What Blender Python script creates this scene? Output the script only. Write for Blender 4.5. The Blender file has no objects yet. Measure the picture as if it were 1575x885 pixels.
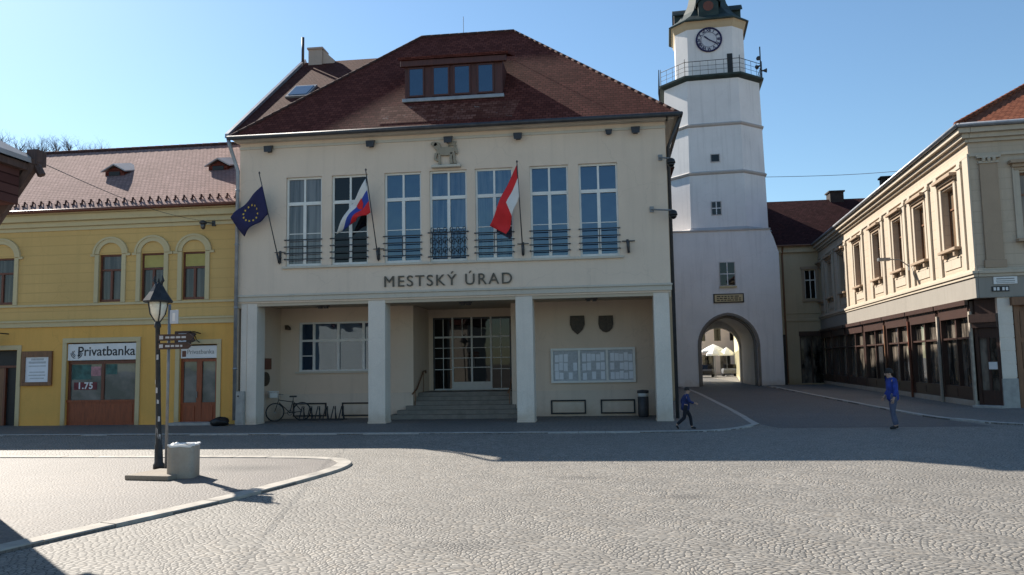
import bpy, bmesh, math, random
from mathutils import Matrix, Vector
R = math.radians
PI = math.pi
random.seed(7)
SC = bpy.context.scene
COL = SC.collection

# ------------------------------------------------------------------ helpers
WM = {}          # world matrix of every object we make


class MB:
    """collects verts / faces (with a material index) in world space or in the frame T"""
    def __init__(s, T=None):
        s.v = []; s.f = []; s.mi = []; s.m = 0; s.T = T; s.smooth = False; s.sm = []

    def add(s, vs, fs):
        o = len(s.v)
        for p in vs:
            p = Vector(p)
            s.v.append(s.T @ p if s.T else p)
        for f in fs:
            s.f.append([i + o for i in f]); s.mi.append(s.m); s.sm.append(s.smooth)
        return s

    def quad(s, a, b, c, d):
        return s.add([a, b, c, d], [(0, 1, 2, 3)])

    def poly(s, pts):
        return s.add(pts, [tuple(range(len(pts)))])

    def box(s, x0, x1, y0, y1, z0, z1):
        if x0 > x1: x0, x1 = x1, x0
        if y0 > y1: y0, y1 = y1, y0
        if z0 > z1: z0, z1 = z1, z0
        v = [(x0, y0, z0), (x1, y0, z0), (x1, y1, z0), (x0, y1, z0), (x0, y0, z1), (x1, y0, z1), (x1, y1, z1), (x0, y1, z1)]
        return s.add(v, [(0, 3, 2, 1), (4, 5, 6, 7), (0, 1, 5, 4), (1, 2, 6, 5), (2, 3, 7, 6), (3, 0, 4, 7)])

    def prism(s, pts, d):
        """closed outline pts (3d, planar) swept along vector d"""
        n = len(pts); d = Vector(d)
        v = [Vector(p) for p in pts]; v += [p + d for p in v]
        f = [tuple(range(n))[::-1], tuple(range(n, 2 * n))] + [(i, (i + 1) % n, n + (i + 1) % n, n + i) for i in range(n)]
        return s.add(v, f)

    def tube(s, path, r, n=8, cap=True):
        path = [Vector(p) for p in path]
        rs = r if isinstance(r, (list, tuple)) else [r] * len(path)
        v = []; f = []; prev = None
        for i, p in enumerate(path):
            t = (path[min(i + 1, len(path) - 1)] - path[max(i - 1, 0)]).normalized()
            if prev is None:
                a = Vector((0, 0, 1)) if abs(t.z) < .9 else Vector((1, 0, 0))
                e1 = t.cross(a).normalized()
            else:
                e1 = (prev - t * prev.dot(t)).normalized()
            prev = e1; e2 = t.cross(e1)
            for k in range(n):
                a = 2 * PI * k / n
                v.append(p + (e1 * math.cos(a) + e2 * math.sin(a)) * rs[i])
        for i in range(len(path) - 1):
            for k in range(n):
                f.append((i * n + k, i * n + (k + 1) % n, (i + 1) * n + (k + 1) % n, (i + 1) * n + k))
        if cap:
            f.append(tuple(range(n))[::-1]); f.append(tuple(range((len(path) - 1) * n, len(path) * n)))
        sm = s.smooth; s.smooth = n >= 8
        s.add(v, f); s.smooth = sm
        return s

    def lathe(s, prof, c=(0, 0, 0), n=16, rot=0.0, smooth=True):
        v = []; f = []
        for r, z in prof:
            for k in range(n):
                a = 2 * PI * k / n + rot
                v.append((c[0] + r * math.cos(a), c[1] + r * math.sin(a), c[2] + z))
        for i in range(len(prof) - 1):
            for k in range(n):
                f.append((i * n + k, i * n + (k + 1) % n, (i + 1) * n + (k + 1) % n, (i + 1) * n + k))
        f.append(tuple(range(n))[::-1]); f.append(tuple(range((len(prof) - 1) * n, len(prof) * n)))
        sm = s.smooth; s.smooth = smooth
        s.add(v, f); s.smooth = sm
        return s

    def wall(s, u0, u1, z0, z1, holes=(), d=.2, y=0.0):
        """front face (facing -y) at y with rectangular holes (ua,ub,za,zb[,depth]) and their reveals"""
        us = sorted({u0, u1, *[h[0] for h in holes], *[h[1] for h in holes]})
        zs = sorted({z0, z1, *[h[2] for h in holes], *[h[3] for h in holes]})
        us = [a for a in us if u0 <= a <= u1]; zs = [a for a in zs if z0 <= a <= z1]
        for i in range(len(us) - 1):
            for j in range(len(zs) - 1):
                a, b, c, e = us[i], us[i + 1], zs[j], zs[j + 1]
                mu, mz = (a + b) / 2, (c + e) / 2
                if any(h[0] < mu < h[1] and h[2] < mz < h[3] for h in holes): continue
                s.quad((a, y, c), (b, y, c), (b, y, e), (a, y, e))
        for h in holes:
            a, b, c, e = h[:4]; dd = h[4] if len(h) > 4 else d
            c2 = max(c, z0)
            s.quad((a, y, c2), (a, y, e), (a, y + dd, e), (a, y + dd, c2))
            s.quad((b, y, c2), (b, y + dd, c2), (b, y + dd, e), (b, y, e))
            s.quad((a, y, e), (b, y, e), (b, y + dd, e), (a, y + dd, e))
            if c > z0: s.quad((a, y, c), (a, y + dd, c), (b, y + dd, c), (b, y, c))
        return s


def link(o, parent, M):
    """M: wanted world matrix"""
    COL.objects.link(o)
    if parent is not None:
        o.parent = parent
        o.matrix_parent_inverse = Matrix.Identity(4)
        o.matrix_basis = WM[parent.name].inverted() @ M
    else:
        o.matrix_basis = M
    WM[o.name] = M.copy()
    return o


def mesh_of(name, mb, mats, M):
    inv = M.inverted()
    me = bpy.data.meshes.new(name)
    me.from_pydata([tuple(inv @ v) for v in mb.v], [], mb.f)
    for m in (mats if isinstance(mats, (list, tuple)) else [mats]): me.materials.append(m)
    me.polygons.foreach_set('material_index', mb.mi)
    me.polygons.foreach_set('use_smooth', mb.sm)
    me.update()
    return me


def part(name, mb, mats, parent, at=None, label=None, bevel=0.0):
    """one mesh object; mb in world space unless at (a matrix relative to world) says its own frame"""
    if at is None:
        M = WM[parent.name] if parent is not None else Matrix.Identity(4)
        me = mesh_of(name, mb, mats, M)
    else:
        M = at
        me = mesh_of(name, mb, mats, Matrix.Identity(4))
    o = bpy.data.objects.new(name, me)
    link(o, parent, M)
    if label: o['label'] = label
    if bevel:
        b = o.modifiers.new('bevel', 'BEVEL'); b.width = bevel; b.segments = 2; b.limit_method = 'ANGLE'; b.angle_limit = R(40)
    return o


def inst(name, me, parent, at, bevel=0.0):
    o = bpy.data.objects.new(name, me); link(o, parent, at)
    if bevel:
        b = o.modifiers.new('bevel', 'BEVEL'); b.width = bevel; b.segments = 2; b.limit_method = 'ANGLE'; b.angle_limit = R(40)
    return o


def props(o, label=None, cat=None, group=None, kind=None):
    if label: o['label'] = label
    if cat: o['category'] = cat
    if group: o['group'] = group
    if kind: o['kind'] = kind
    return o


def thing(name, label, cat, loc, rot=0.0, group=None):
    o = bpy.data.objects.new(name, None); o.empty_display_size = .3
    link(o, None, Matrix.Translation(loc) @ Matrix.Rotation(rot, 4, 'Z'))
    return props(o, label, cat, group)


def single(name, mb, mats, loc, label, cat, group=None, bevel=0.0, rot=0.0):
    M = Matrix.Translation(loc) @ Matrix.Rotation(rot, 4, 'Z')
    me = mesh_of(name, mb, mats, M)
    o = bpy.data.objects.new(name, me); link(o, None, M)
    if bevel:
        b = o.modifiers.new('bevel', 'BEVEL'); b.width = bevel; b.segments = 2; b.limit_method = 'ANGLE'; b.angle_limit = R(40)
    return props(o, label, cat, group)


def structure(name, mb, mats):
    o = part(name, mb, mats, None); o['kind'] = 'structure'
    return o


def copy_tree(o, M):
    """copy of a top-level thing with its parts and sub-parts, placed at world matrix M"""
    def rec(src, par):
        c = src.copy(); COL.objects.link(c)
        if par is not None:
            c.parent = par; WM[c.name] = WM[par.name] @ c.matrix_basis
        for ch in [x for x in src.children]: rec(ch, c)
        return c
    kids = list(o.children)
    c = o.copy(); COL.objects.link(c); c.matrix_basis = M; WM[c.name] = M.copy()
    for ch in kids: rec(ch, c)
    return c


def T(x=0, y=0, z=0, rz=0.0):
    return Matrix.Translation((x, y, z)) @ Matrix.Rotation(rz, 4, 'Z')


def text_mb(s, size, depth, M, spacing=1.0, bold=0.0, align='CENTER', shear=0.0):
    """writing as a mesh: local x right, y up, facing +z, put in place by M"""
    cu = bpy.data.curves.new('writing', 'FONT'); cu.body = s; cu.size = size; cu.extrude = depth / 2
    cu.space_character = spacing; cu.offset = bold; cu.align_x = align; cu.align_y = 'CENTER'; cu.shear = shear
    o = bpy.data.objects.new('writing', cu); COL.objects.link(o)
    dg = bpy.context.evaluated_depsgraph_get()
    me = bpy.data.meshes.new_from_object(o.evaluated_get(dg))
    mb = MB()
    mb.add([M @ v.co for v in me.vertices], [tuple(p.vertices) for p in me.polygons])
    bpy.data.objects.remove(o); bpy.data.curves.remove(cu); bpy.data.meshes.remove(me)
    return mb


FACE_Y = Matrix(((1, 0, 0, 0), (0, 0, -1, 0), (0, 1, 0, 0), (0, 0, 0, 1)))   # x right, y up -> z up, facing -y


def merge(a, b, m=None):
    o = len(a.v); a.v += b.v
    a.f += [[i + o for i in f] for f in b.f]
    a.mi += b.mi if m is None else [m] * len(b.mi)
    a.sm += b.sm
    return a


# ------------------------------------------------------------------ materials
def nodes_of(name):
    m = bpy.data.materials.new(name); m.use_nodes = True
    nt = m.node_tree; b = nt.nodes['Principled BSDF']
    return m, nt, b


def N(nt, t, **kw):
    n = nt.nodes.new(t)
    for k, v in kw.items():
        if k in n.inputs: n.inputs[k].default_value = v
        else: setattr(n, k, v)
    return n


def L(nt, a, b): nt.links.new(a, b)


def pos(nt, scale=(1, 1, 1), rot=(0, 0, 0)):
    g = nt.nodes.new('ShaderNodeNewGeometry')
    mp = nt.nodes.new('ShaderNodeMapping'); mp.inputs['Scale'].default_value = scale; mp.inputs['Rotation'].default_value = rot
    L(nt, g.outputs['Position'], mp.inputs['Vector'])
    return mp.outputs['Vector']


def noise(nt, vec, scale, detail=4, rough=.55, dist=0.0):
    n = nt.nodes.new('ShaderNodeTexNoise'); n.inputs['Scale'].default_value = scale
    n.inputs['Detail'].default_value = detail; n.inputs['Roughness'].default_value = rough; n.inputs['Distortion'].default_value = dist
    L(nt, vec, n.inputs['Vector'])
    return n.outputs['Fac']


def ramp(nt, fac, stops):
    r = nt.nodes.new('ShaderNodeValToRGB'); e = r.color_ramp.elements
    while len(e) < len(stops): e.new(.5)
    for i, (p, c) in enumerate(stops):
        e[i].position = p; e[i].color = (c, c, c, 1) if not isinstance(c, (tuple, list)) else (*c, 1)
    L(nt, fac, r.inputs['Fac'])
    return r.outputs['Color']


def mix(nt, fac, a, b, mode='MIX'):
    n = nt.nodes.new('ShaderNodeMix'); n.data_type = 'RGBA'; n.blend_type = mode
    for sock, v in (('Factor', fac), ('A', a), ('B', b)):
        i = [x for x in n.inputs if x.name == sock and x.enabled][0] if sock != 'Factor' else n.inputs[0]
        if sock in 'AB': i = [x for x in n.inputs if x.name == sock and x.type == 'RGBA'][0]
        if isinstance(v, (int, float)): i.default_value = v
        elif isinstance(v, (tuple, list)): i.default_value = (*v, 1)
        else: L(nt, v, i)
    return [x for x in n.outputs if x.type == 'RGBA'][0]


def bumpn(nt, b, h, strength=.3, dist=.02):
    n = nt.nodes.new('ShaderNodeBump'); n.inputs['Strength'].default_value = strength; n.inputs['Distance'].default_value = dist
    L(nt, h, n.inputs['Height']); L(nt, n.outputs['Normal'], b.inputs['Normal'])


def plain(name, col, rough=.7, var=.12, scale=6., metal=0.0, bump=0.0, spec=.4):
    m, nt, b = nodes_of(name)
    p = pos(nt)
    n = noise(nt, p, scale, 5)
    c = mix(nt, ramp(nt, n, [(.3, 1 - var), (.7, 1 + var)]), (0, 0, 0), (1, 1, 1))
    k = nt.nodes.new('ShaderNodeVectorMath'); k.operation = 'MULTIPLY'
    r = ramp(nt, n, [(.3, (1 - var) / 1.5), (.7, (1 + var) / 1.5)])
    L(nt, r, k.inputs[0]); k.inputs[1].default_value = [x * 1.5 for x in col]
    L(nt, k.outputs[0], b.inputs['Base Color'])
    b.inputs['Roughness'].default_value = rough; b.inputs['Metallic'].default_value = metal
    b.inputs['Specular IOR Level'].default_value = spec
    if bump: bumpn(nt, b, noise(nt, p, scale * 6, 4), bump, .01)
    return m


def plaster(name, col, var=.08, streak=.14, dirt=(.25, .2, .15), grain=.25, lines=0.0, damp=.5):
    m, nt, b = nodes_of(name)
    p = pos(nt)
    big = noise(nt, p, .45, 5, .6)
    fine = noise(nt, p, 26, 3)
    st = noise(nt, pos(nt, (2.2, 2.2, .12)), 1.6, 4, .6)
    c = mix(nt, ramp(nt, big, [(.3, 0.), (.75, 1.)]), tuple(x * (1 - var * 1.3) for x in col), tuple(min(.9, x * (1 + var)) for x in col))
    c = mix(nt, ramp(nt, fine, [(.3, .35), (.7, 0.)]), c, tuple(x * (1 - var * 2) for x in col))
    f = ramp(nt, st, [(.52, 0.), (.8, streak * 2.5)])
    c = mix(nt, f, c, tuple(x * .62 for x in col))
    ds = nt.nodes.new('ShaderNodeTexNoise'); ds.inputs['Scale'].default_value = 1.3; ds.inputs['Detail'].default_value = 4; L(nt, p, ds.inputs['Vector'])
    dm = nt.nodes.new('ShaderNodeVectorMath'); dm.operation = 'MULTIPLY_ADD'; dm.inputs[1].default_value = (.9, .9, .9); L(nt, ds.outputs['Color'], dm.inputs[0]); L(nt, p, dm.inputs[2])
    vc = nt.nodes.new('ShaderNodeTexVoronoi'); vc.feature = 'DISTANCE_TO_EDGE'; vc.inputs['Scale'].default_value = .33; L(nt, dm.outputs[0], vc.inputs['Vector'])
    c = mix(nt, ramp(nt, vc.outputs['Distance'], [(.0, .2), (.005, 0.)]), c, tuple(x * .5 for x in col))
    pt = noise(nt, p, 1.1, 6, .7, .4)
    c = mix(nt, ramp(nt, pt, [(.60, 0.), (.68, .16)]), c, tuple(min(.9, x * 1.22) for x in col))
    c = mix(nt, ramp(nt, pt, [(.30, .22), (.40, 0.)]), c, tuple(x * .75 for x in col))
    # splashed dirt band low on the wall with an uneven edge
    g = nt.nodes.new('ShaderNodeSeparateXYZ'); L(nt, p, g.inputs[0])
    a = nt.nodes.new('ShaderNodeMath'); a.operation = 'MULTIPLY_ADD'; a.inputs[1].default_value = 1.1
    L(nt, noise(nt, p, 1.7, 5, .65), a.inputs[0])
    sgn = nt.nodes.new('ShaderNodeMath'); sgn.operation = 'MULTIPLY'; sgn.inputs[1].default_value = -1.0
    L(nt, g.outputs['Z'], sgn.inputs[0]); L(nt, sgn.outputs[0], a.inputs[2])
    c = mix(nt, ramp(nt, a.outputs[0], [(.05, 0.), (.55, damp)]), c, tuple(x * y * 2.4 for x, y in zip(col, dirt)))
    L(nt, c, b.inputs['Base Color'])
    b.inputs['Roughness'].default_value = .88; b.inputs['Specular IOR Level'].default_value = .25
    h = fine
    if lines:
        w = nt.nodes.new('ShaderNodeTexBrick'); w.offset = 0
        w.inputs['Scale'].default_value = 1; w.inputs['Brick Width'].default_value = 40; w.inputs['Row Height'].default_value = lines
        w.inputs['Mortar Size'].default_value = .022; w.inputs['Mortar Smooth'].default_value = .2
        cm = nt.nodes.new('ShaderNodeCombineXYZ'); L(nt, g.outputs['X'], cm.inputs[0]); L(nt, g.outputs['Z'], cm.inputs[1])
        L(nt, cm.outputs[0], w.inputs['Vector'])
        mm = nt.nodes.new('ShaderNodeMath'); mm.operation = 'MULTIPLY_ADD'; mm.inputs[1].default_value = -2.0
        L(nt, w.outputs['Fac'], mm.inputs[0]); L(nt, fine, mm.inputs[2]); h = mm.outputs[0]
        c2 = mix(nt, w.outputs['Fac'], c, tuple(x * .84 for x in col)); L(nt, c2, b.inputs['Base Color'])
    bumpn(nt, b, h, grain, .012)
    return m


def tiles(name, col, col2, axis='X', w=.2, row=.17, var=.5, lichen=0.0, kz=1.3, gloss=.92):
    m, nt, b = nodes_of(name)
    p = pos(nt)
    g = nt.nodes.new('ShaderNodeSeparateXYZ'); L(nt, p, g.inputs[0])
    cm = nt.nodes.new('ShaderNodeCombineXYZ'); L(nt, g.outputs[axis], cm.inputs[0])
    k = nt.nodes.new('ShaderNodeMath'); k.operation = 'MULTIPLY'; k.inputs[1].default_value = kz
    L(nt, g.outputs['Z'], k.inputs[0]); L(nt, k.outputs[0], cm.inputs[1])
    br = nt.nodes.new('ShaderNodeTexBrick'); br.offset = .5; br.inputs['Scale'].default_value = 1
    br.inputs['Brick Width'].default_value = w; br.inputs['Row Height'].default_value = row
    br.inputs['Mortar Size'].default_value = .012; br.inputs['Mortar Smooth'].default_value = .3
    br.inputs['Color1'].default_value = (*[x * (1 - var) for x in col], 1); br.inputs['Color2'].default_value = (*col2, 1)
    br.inputs['Mortar'].default_value = (*[x * .35 for x in col], 1)
    L(nt, cm.outputs[0], br.inputs['Vector'])
    big = noise(nt, p, .6, 6, .6)
    c = mix(nt, ramp(nt, big, [(.35, .0), (.7, .55)]), br.outputs['Color'], tuple(x * .6 for x in col))
    if lichen:
        l = noise(nt, p, 3.3, 8, .75)
        c = mix(nt, ramp(nt, l, [(.60, 0.), (.72, lichen)]), c, (.42, .38, .33))
    L(nt, c, b.inputs['Base Color']); b.inputs['Roughness'].default_value = gloss; b.inputs['Specular IOR Level'].default_value = .06
    # rows lap over each other: saw-tooth height
    fr = nt.nodes.new('ShaderNodeMath'); fr.operation = 'MULTIPLY'; fr.inputs[1].default_value = 1 / row
    L(nt, k.outputs[0], fr.inputs[0])
    f2 = nt.nodes.new('ShaderNodeMath'); f2.operation = 'FRACT'; L(nt, fr.outputs[0], f2.inputs[0])
    f3 = nt.nodes.new('ShaderNodeMath'); f3.operation = 'SUBTRACT'; f3.inputs[0].default_value = 1.0; L(nt, f2.outputs[0], f3.inputs[1])
    f4 = nt.nodes.new('ShaderNodeMath'); f4.operation = 'SUBTRACT'; L(nt, f3.outputs[0], f4.inputs[0]); L(nt, br.outputs['Fac'], f4.inputs[1])
    bumpn(nt, b, f4.outputs[0], .8, .03)
    return m


def glass(name, tint=(.012, .016, .022), ior=1.9, rough=.02, wob=.05, var=None, spec=None):
    m, nt, b = nodes_of(name)
    if spec: b.inputs['Specular Tint'].default_value = (*spec, 1)
    p = pos(nt)
    b.inputs['Roughness'].default_value = rough; b.inputs['IOR'].default_value = ior
    b.inputs['Specular IOR Level'].default_value = .5
    if var:
        n = noise(nt, pos(nt, var[1]), var[2], 4, .6)
        c = mix(nt, ramp(nt, n, [(.4, 0.), (.62, 1.)]), tint, var[0]); L(nt, c, b.inputs['Base Color'])
    else:
        b.inputs['Base Color'].default_value = (*tint, 1)
    bumpn(nt, b, noise(nt, p, .9, 2), wob, .05)
    return m


def wood(name, col, rough=.5):
    m, nt, b = nodes_of(name)
    n = noise(nt, pos(nt, (9, 9, .8)), 2.2, 6, .65, .6)
    c = mix(nt, ramp(nt, n, [(.3, 0.), (.7, 1.)]), tuple(x * .6 for x in col), tuple(x * 1.25 for x in col))
    L(nt, c, b.inputs['Base Color']); b.inputs['Roughness'].default_value = rough
    bumpn(nt, b, n, .15, .01)
    return m


def cobbles(name, stone=.086, strip=1.4, radius=1.05, rot=R(-38), base=(.385, .358, .315), dark=(.18, .17, .152), joint=(.034, .032, .03), arcs=True, bump=.45, stains=()):
    m, nt, b = nodes_of(name)
    g = nt.nodes.new('ShaderNodeNewGeometry')
    nz = nt.nodes.new('ShaderNodeTexNoise'); nz.inputs['Scale'].default_value = 1.1; nz.inputs['Detail'].default_value = 3
    L(nt, g.outputs['Position'], nz.inputs['Vector'])
    off = nt.nodes.new('ShaderNodeVectorMath'); off.operation = 'MULTIPLY_ADD'; off.inputs[1].default_value = (.3, .3, 0)
    L(nt, nz.outputs['Color'], off.inputs[0]); L(nt, g.outputs['Position'], off.inputs[2])
    mp = nt.nodes.new('ShaderNodeMapping'); mp.inputs['Rotation'].default_value = (0, 0, rot); L(nt, off.outputs[0], mp.inputs['Vector'])
    sp = nt.nodes.new('ShaderNodeSeparateXYZ'); L(nt, mp.outputs[0], sp.inputs[0])

    def M_(op, a, bb=None):
        n = nt.nodes.new('ShaderNodeMath'); n.operation = op
        for i, v in enumerate((a, bb)):
            if v is None: continue
            if isinstance(v, (int, float)): n.inputs[i].default_value = v
            else: L(nt, v, n.inputs[i])
        return n.outputs[0]
    x, y = sp.outputs['X'], sp.outputs['Y']
    if arcs:
        q = M_('DIVIDE', x, strip)
        fl = M_('FLOOR', q)
        u = M_('MULTIPLY', M_('SUBTRACT', M_('SUBTRACT', q, fl), .5), strip)
        arc = M_('SQRT', M_('SUBTRACT', radius * radius, M_('MULTIPLY', u, u)))
        v = M_('SUBTRACT', y, arc)
        ang = M_('MULTIPLY', M_('ARCSINE', M_('DIVIDE', u, radius)), radius)
        xx = M_('ADD', ang, M_('MULTIPLY', fl, 7.31)); yy = v
    else:
        xx, yy = x, y
    cm = nt.nodes.new('ShaderNodeCombineXYZ'); L(nt, M_('DIVIDE', xx, stone), cm.inputs[0]); L(nt, M_('DIVIDE', yy, stone * .93), cm.inputs[1])
    vo = []
    for feat in ('DISTANCE_TO_EDGE', 'F1'):
        t = nt.nodes.new('ShaderNodeTexVoronoi'); t.voronoi_dimensions = '2D'; t.feature = feat
        t.inputs['Scale'].default_value = 1; t.inputs['Randomness'].default_value = .68
        L(nt, cm.outputs[0], t.inputs['Vector']); vo.append(t)
    edge = vo[0].outputs['Distance']; rnd = vo[1].outputs['Color']
    sr = nt.nodes.new('ShaderNodeSeparateColor'); L(nt, rnd, sr.inputs[0])
    c = mix(nt, sr.outputs[0], dark, base)
    warm = mix(nt, ramp(nt, sr.outputs[1], [(.6, 0.), (1., .35)]), c, (base[0] * 1.12, base[1] * .98, base[2] * .82))
    big = noise(nt, g.outputs['Position'], .22, 6, .6)
    warm = mix(nt, ramp(nt, big, [(.35, 0.), (.68, .42)]), warm, tuple(x * .62 for x in base))
    huge = noise(nt, g.outputs['Position'], .09, 5, .65, .6)
    warm = mix(nt, ramp(nt, huge, [(.40, .55), (.60, 0.)]), warm, tuple(x * .55 for x in base))
    spk = noise(nt, g.outputs['Position'], 45, 3, .7)
    warm = mix(nt, ramp(nt, spk, [(.35, .3), (.6, 0.)]), warm, tuple(x * .5 for x in base))
    patch = noise(nt, g.outputs['Position'], .55, 4, .5)
    jw = M_('ADD', .05, M_('MULTIPLY', patch, .16))
    jf = nt.nodes.new('ShaderNodeMapRange'); jf.interpolation_type = 'SMOOTHSTEP'
    L(nt, edge, jf.inputs['Value']); jf.inputs['From Min'].default_value = .02; L(nt, jw, jf.inputs['From Max'])
    jf.inputs['To Min'].default_value = 1; jf.inputs['To Max'].default_value = 0
    fill = ramp(nt, noise(nt, g.outputs['Position'], .8, 5, .6), [(.35, 1.), (.65, .7)])     # joints sanded up in places
    jj = M_('MULTIPLY', jf.outputs[0], fill)
    c = mix(nt, jj, warm, joint)
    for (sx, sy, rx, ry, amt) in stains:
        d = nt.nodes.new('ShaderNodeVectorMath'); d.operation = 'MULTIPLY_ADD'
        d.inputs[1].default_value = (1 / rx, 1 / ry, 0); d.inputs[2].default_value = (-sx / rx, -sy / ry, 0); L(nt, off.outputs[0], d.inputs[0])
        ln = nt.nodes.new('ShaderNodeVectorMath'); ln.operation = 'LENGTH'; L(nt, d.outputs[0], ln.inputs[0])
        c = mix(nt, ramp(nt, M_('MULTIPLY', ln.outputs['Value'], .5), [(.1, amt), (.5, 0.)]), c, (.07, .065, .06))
    L(nt, c, b.inputs['Base Color'])
    b.inputs['Roughness'].default_value = .72; b.inputs['Specular IOR Level'].default_value = .35
    hr = nt.nodes.new('ShaderNodeMapRange'); hr.interpolation_type = 'SMOOTHSTEP'; L(nt, edge, hr.inputs['Value'])
    hr.inputs['From Max'].default_value = .32
    h = M_('ADD', M_('ADD', hr.outputs[0], M_('MULTIPLY', sr.outputs[2], .35)), M_('MULTIPLY', spk, .25))
    bumpn(nt, b, h, bump, stone * .22)
    return m


MAT = {}
MAT['cobble'] = cobbles('cobble', stains=((1.2, 12.6, .5, .35, .45), (5.2, 10.2, .35, .5, .4), (-1.6, 9.2, .6, .4, .35), (3.4, 8.1, .3, .25, .45), (-.4, 14.6, .8, .3, .4), (8.2, 13.0, .7, .5, .35)))
MAT['setts'] = cobbles('setts', stone=.12, arcs=False, rot=R(9), base=(.18, .172, .165), dark=(.11, .107, .104), joint=(.06, .058, .055), bump=.4)
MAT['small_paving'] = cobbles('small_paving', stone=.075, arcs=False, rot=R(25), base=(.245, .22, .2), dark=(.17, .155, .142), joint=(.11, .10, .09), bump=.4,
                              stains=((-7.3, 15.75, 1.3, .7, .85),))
MAT['pavement'] = cobbles('pavement', stone=.16, arcs=False, rot=R(0), base=(.24, .225, .205), dark=(.18, .17, .155), joint=(.09, .085, .08), bump=.25)
MAT['kerb'] = plain('kerb', (.36, .33, .285), .8, .25, 3, bump=.3)
MAT['kerb_grey'] = plain('kerb_grey', (.36, .345, .32), .8, .16, 5, bump=.3)
MAT['step_stone'] = plain('step_stone', (.20, .18, .155), .8, .2, 4, bump=.3)
MAT['hill'] = plain('hill', (.10, .085, .06), .95, .4, .15)
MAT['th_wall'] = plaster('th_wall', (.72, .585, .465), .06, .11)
MAT['th_trim'] = plaster('th_trim', (.56, .51, .43), .06, .12)
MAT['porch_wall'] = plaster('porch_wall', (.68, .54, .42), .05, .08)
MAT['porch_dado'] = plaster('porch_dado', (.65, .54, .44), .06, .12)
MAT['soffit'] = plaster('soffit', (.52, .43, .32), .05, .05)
MAT['stone'] = plaster('stone', (.76, .68, .59), .12, .12, grain=.5)
MAT['th_roof_x'] = tiles('th_roof_x', (.15, .042, .031), (.18, .055, .04), 'X', var=.38, kz=1.41)
MAT['th_roof_y'] = tiles('th_roof_y', (.15, .042, .031), (.18, .055, .04), 'Y', var=.35, kz=1.41)
MAT['th_roof_patch'] = tiles('th_roof_patch', (.20, .065, .045), (.26, .11, .08), 'X', var=.5, lichen=.9, kz=1.41)
MAT['ridge_tile'] = plain('ridge_tile', (.06, .027, .023), .97, .3, 5)
MAT['ye_roof'] = tiles('ye_roof', (.34, .215, .19), (.38, .245, .22), 'X', w=.17, row=.2, var=.16, kz=1.8, gloss=.95)
MAT['rb_roof'] = tiles('rb_roof', (.24, .08, .045), (.30, .11, .06), 'X', var=.3, kz=1.9)
MAT['rb_roof_y'] = tiles('rb_roof_y', (.24, .08, .045), (.30, .11, .06), 'Y', var=.3, kz=1.9)
MAT['wing_roof'] = tiles('wing_roof', (.105, .036, .028), (.12, .044, .034), 'X', var=.35, kz=1.6)  # town hall tile colour, darkened to offset the grazing sun
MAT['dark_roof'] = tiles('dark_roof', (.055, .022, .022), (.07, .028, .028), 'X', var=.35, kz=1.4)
MAT['ye_upper'] = plaster('ye_upper', (.66, .43, .165), .06, .12, lines=.36)
MAT['ye_lower'] = plaster('ye_lower', (.76, .425, .115), .08, .16, dirt=(.5, .45, .4))
MAT['ye_trim'] = plaster('ye_trim', (.60, .49, .29), .05, .1)
MAT['tower'] = plaster('tower', (.80, .775, .76), .07, .17)
MAT['tower_trim'] = plaster('tower_trim', (.50, .47, .45), .08, .14)
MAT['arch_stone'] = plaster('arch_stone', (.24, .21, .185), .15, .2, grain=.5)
MAT['rb_wall'] = plaster('rb_wall', (.52, .425, .325), .08, .2, lines=.42)
MAT['rb_trim'] = plaster('rb_trim', (.51, .44, .35), .06, .2)
MAT['rb_hood'] = plaster('rb_hood', (.40, .30, .215), .1, .2)
MAT['rb_fascia'] = plaster('rb_fascia', (.31, .285, .25), .06, .14)
MAT['rb_base'] = plaster('rb_base', (.50, .47, .42), .07, .16)
MAT['link_wall'] = plaster('link_wall', (.52, .42, .28), .06, .16)
MAT['white_paint'] = plain('white_paint', (.72, .71, .67), .5, .06, 4)
MAT['white_metal'] = plain('white_metal', (.62, .62, .60), .4, .06, 6)
MAT['sign_white'] = plain('sign_white', (.72, .71, .70), .4, .05, 3)
MAT['black'] = plain('black', (.018, .018, .02), .5, .2, 8)
MAT['iron'] = plain('iron', (.028, .03, .034), .55, .35, 9, metal=.2)
MAT['zinc'] = plain('zinc', (.30, .31, .33), .45, .2, 3, metal=.5)
MAT['grey_metal'] = plain('grey_metal', (.22, .225, .23), .45, .15, 5, metal=.4)
MAT['dark_metal'] = plain('dark_metal', (.06, .06, .065), .5, .2, 6, metal=.3)
MAT['copper'] = plain('copper', (.028, .045, .042), .6, .35, 1.5, metal=.25)
MAT['red_wood'] = wood('red_wood', (.27, .06, .018), .45)
MAT['brown_wood'] = wood('brown_wood', (.15, .042, .02), .45)
MAT['shop_wood'] = wood('shop_wood', (.048, .02, .014), .45)
MAT['tan_wood'] = wood('tan_wood', (.20, .09, .04), .5)
MAT['beam'] = wood('beam', (.10, .06, .05), .8)
MAT['dormer_wood'] = wood('dormer_wood', (.075, .02, .014), .55)
MAT['letter'] = plain('letter', (.10, .088, .07), .5, .2, 10, metal=.3)
MAT['bronze'] = plain('bronze', (.06, .042, .028), .55, .35, 14)
MAT['relief'] = plaster('relief', (.36, .31, .24), .15, .2, grain=.5)
MAT['glass'] = glass('glass', (.012, .028, .058), 2.1, wob=.25, spec=(.64, .82, 1.))  # blue base and specular tint stand in for reflected sky
MAT['glass_blind'] = glass('glass_blind', (.24, .165, .105), 1.5, .15, var=((.12, .085, .06), (6, 6, .4), 1.0))
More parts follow.
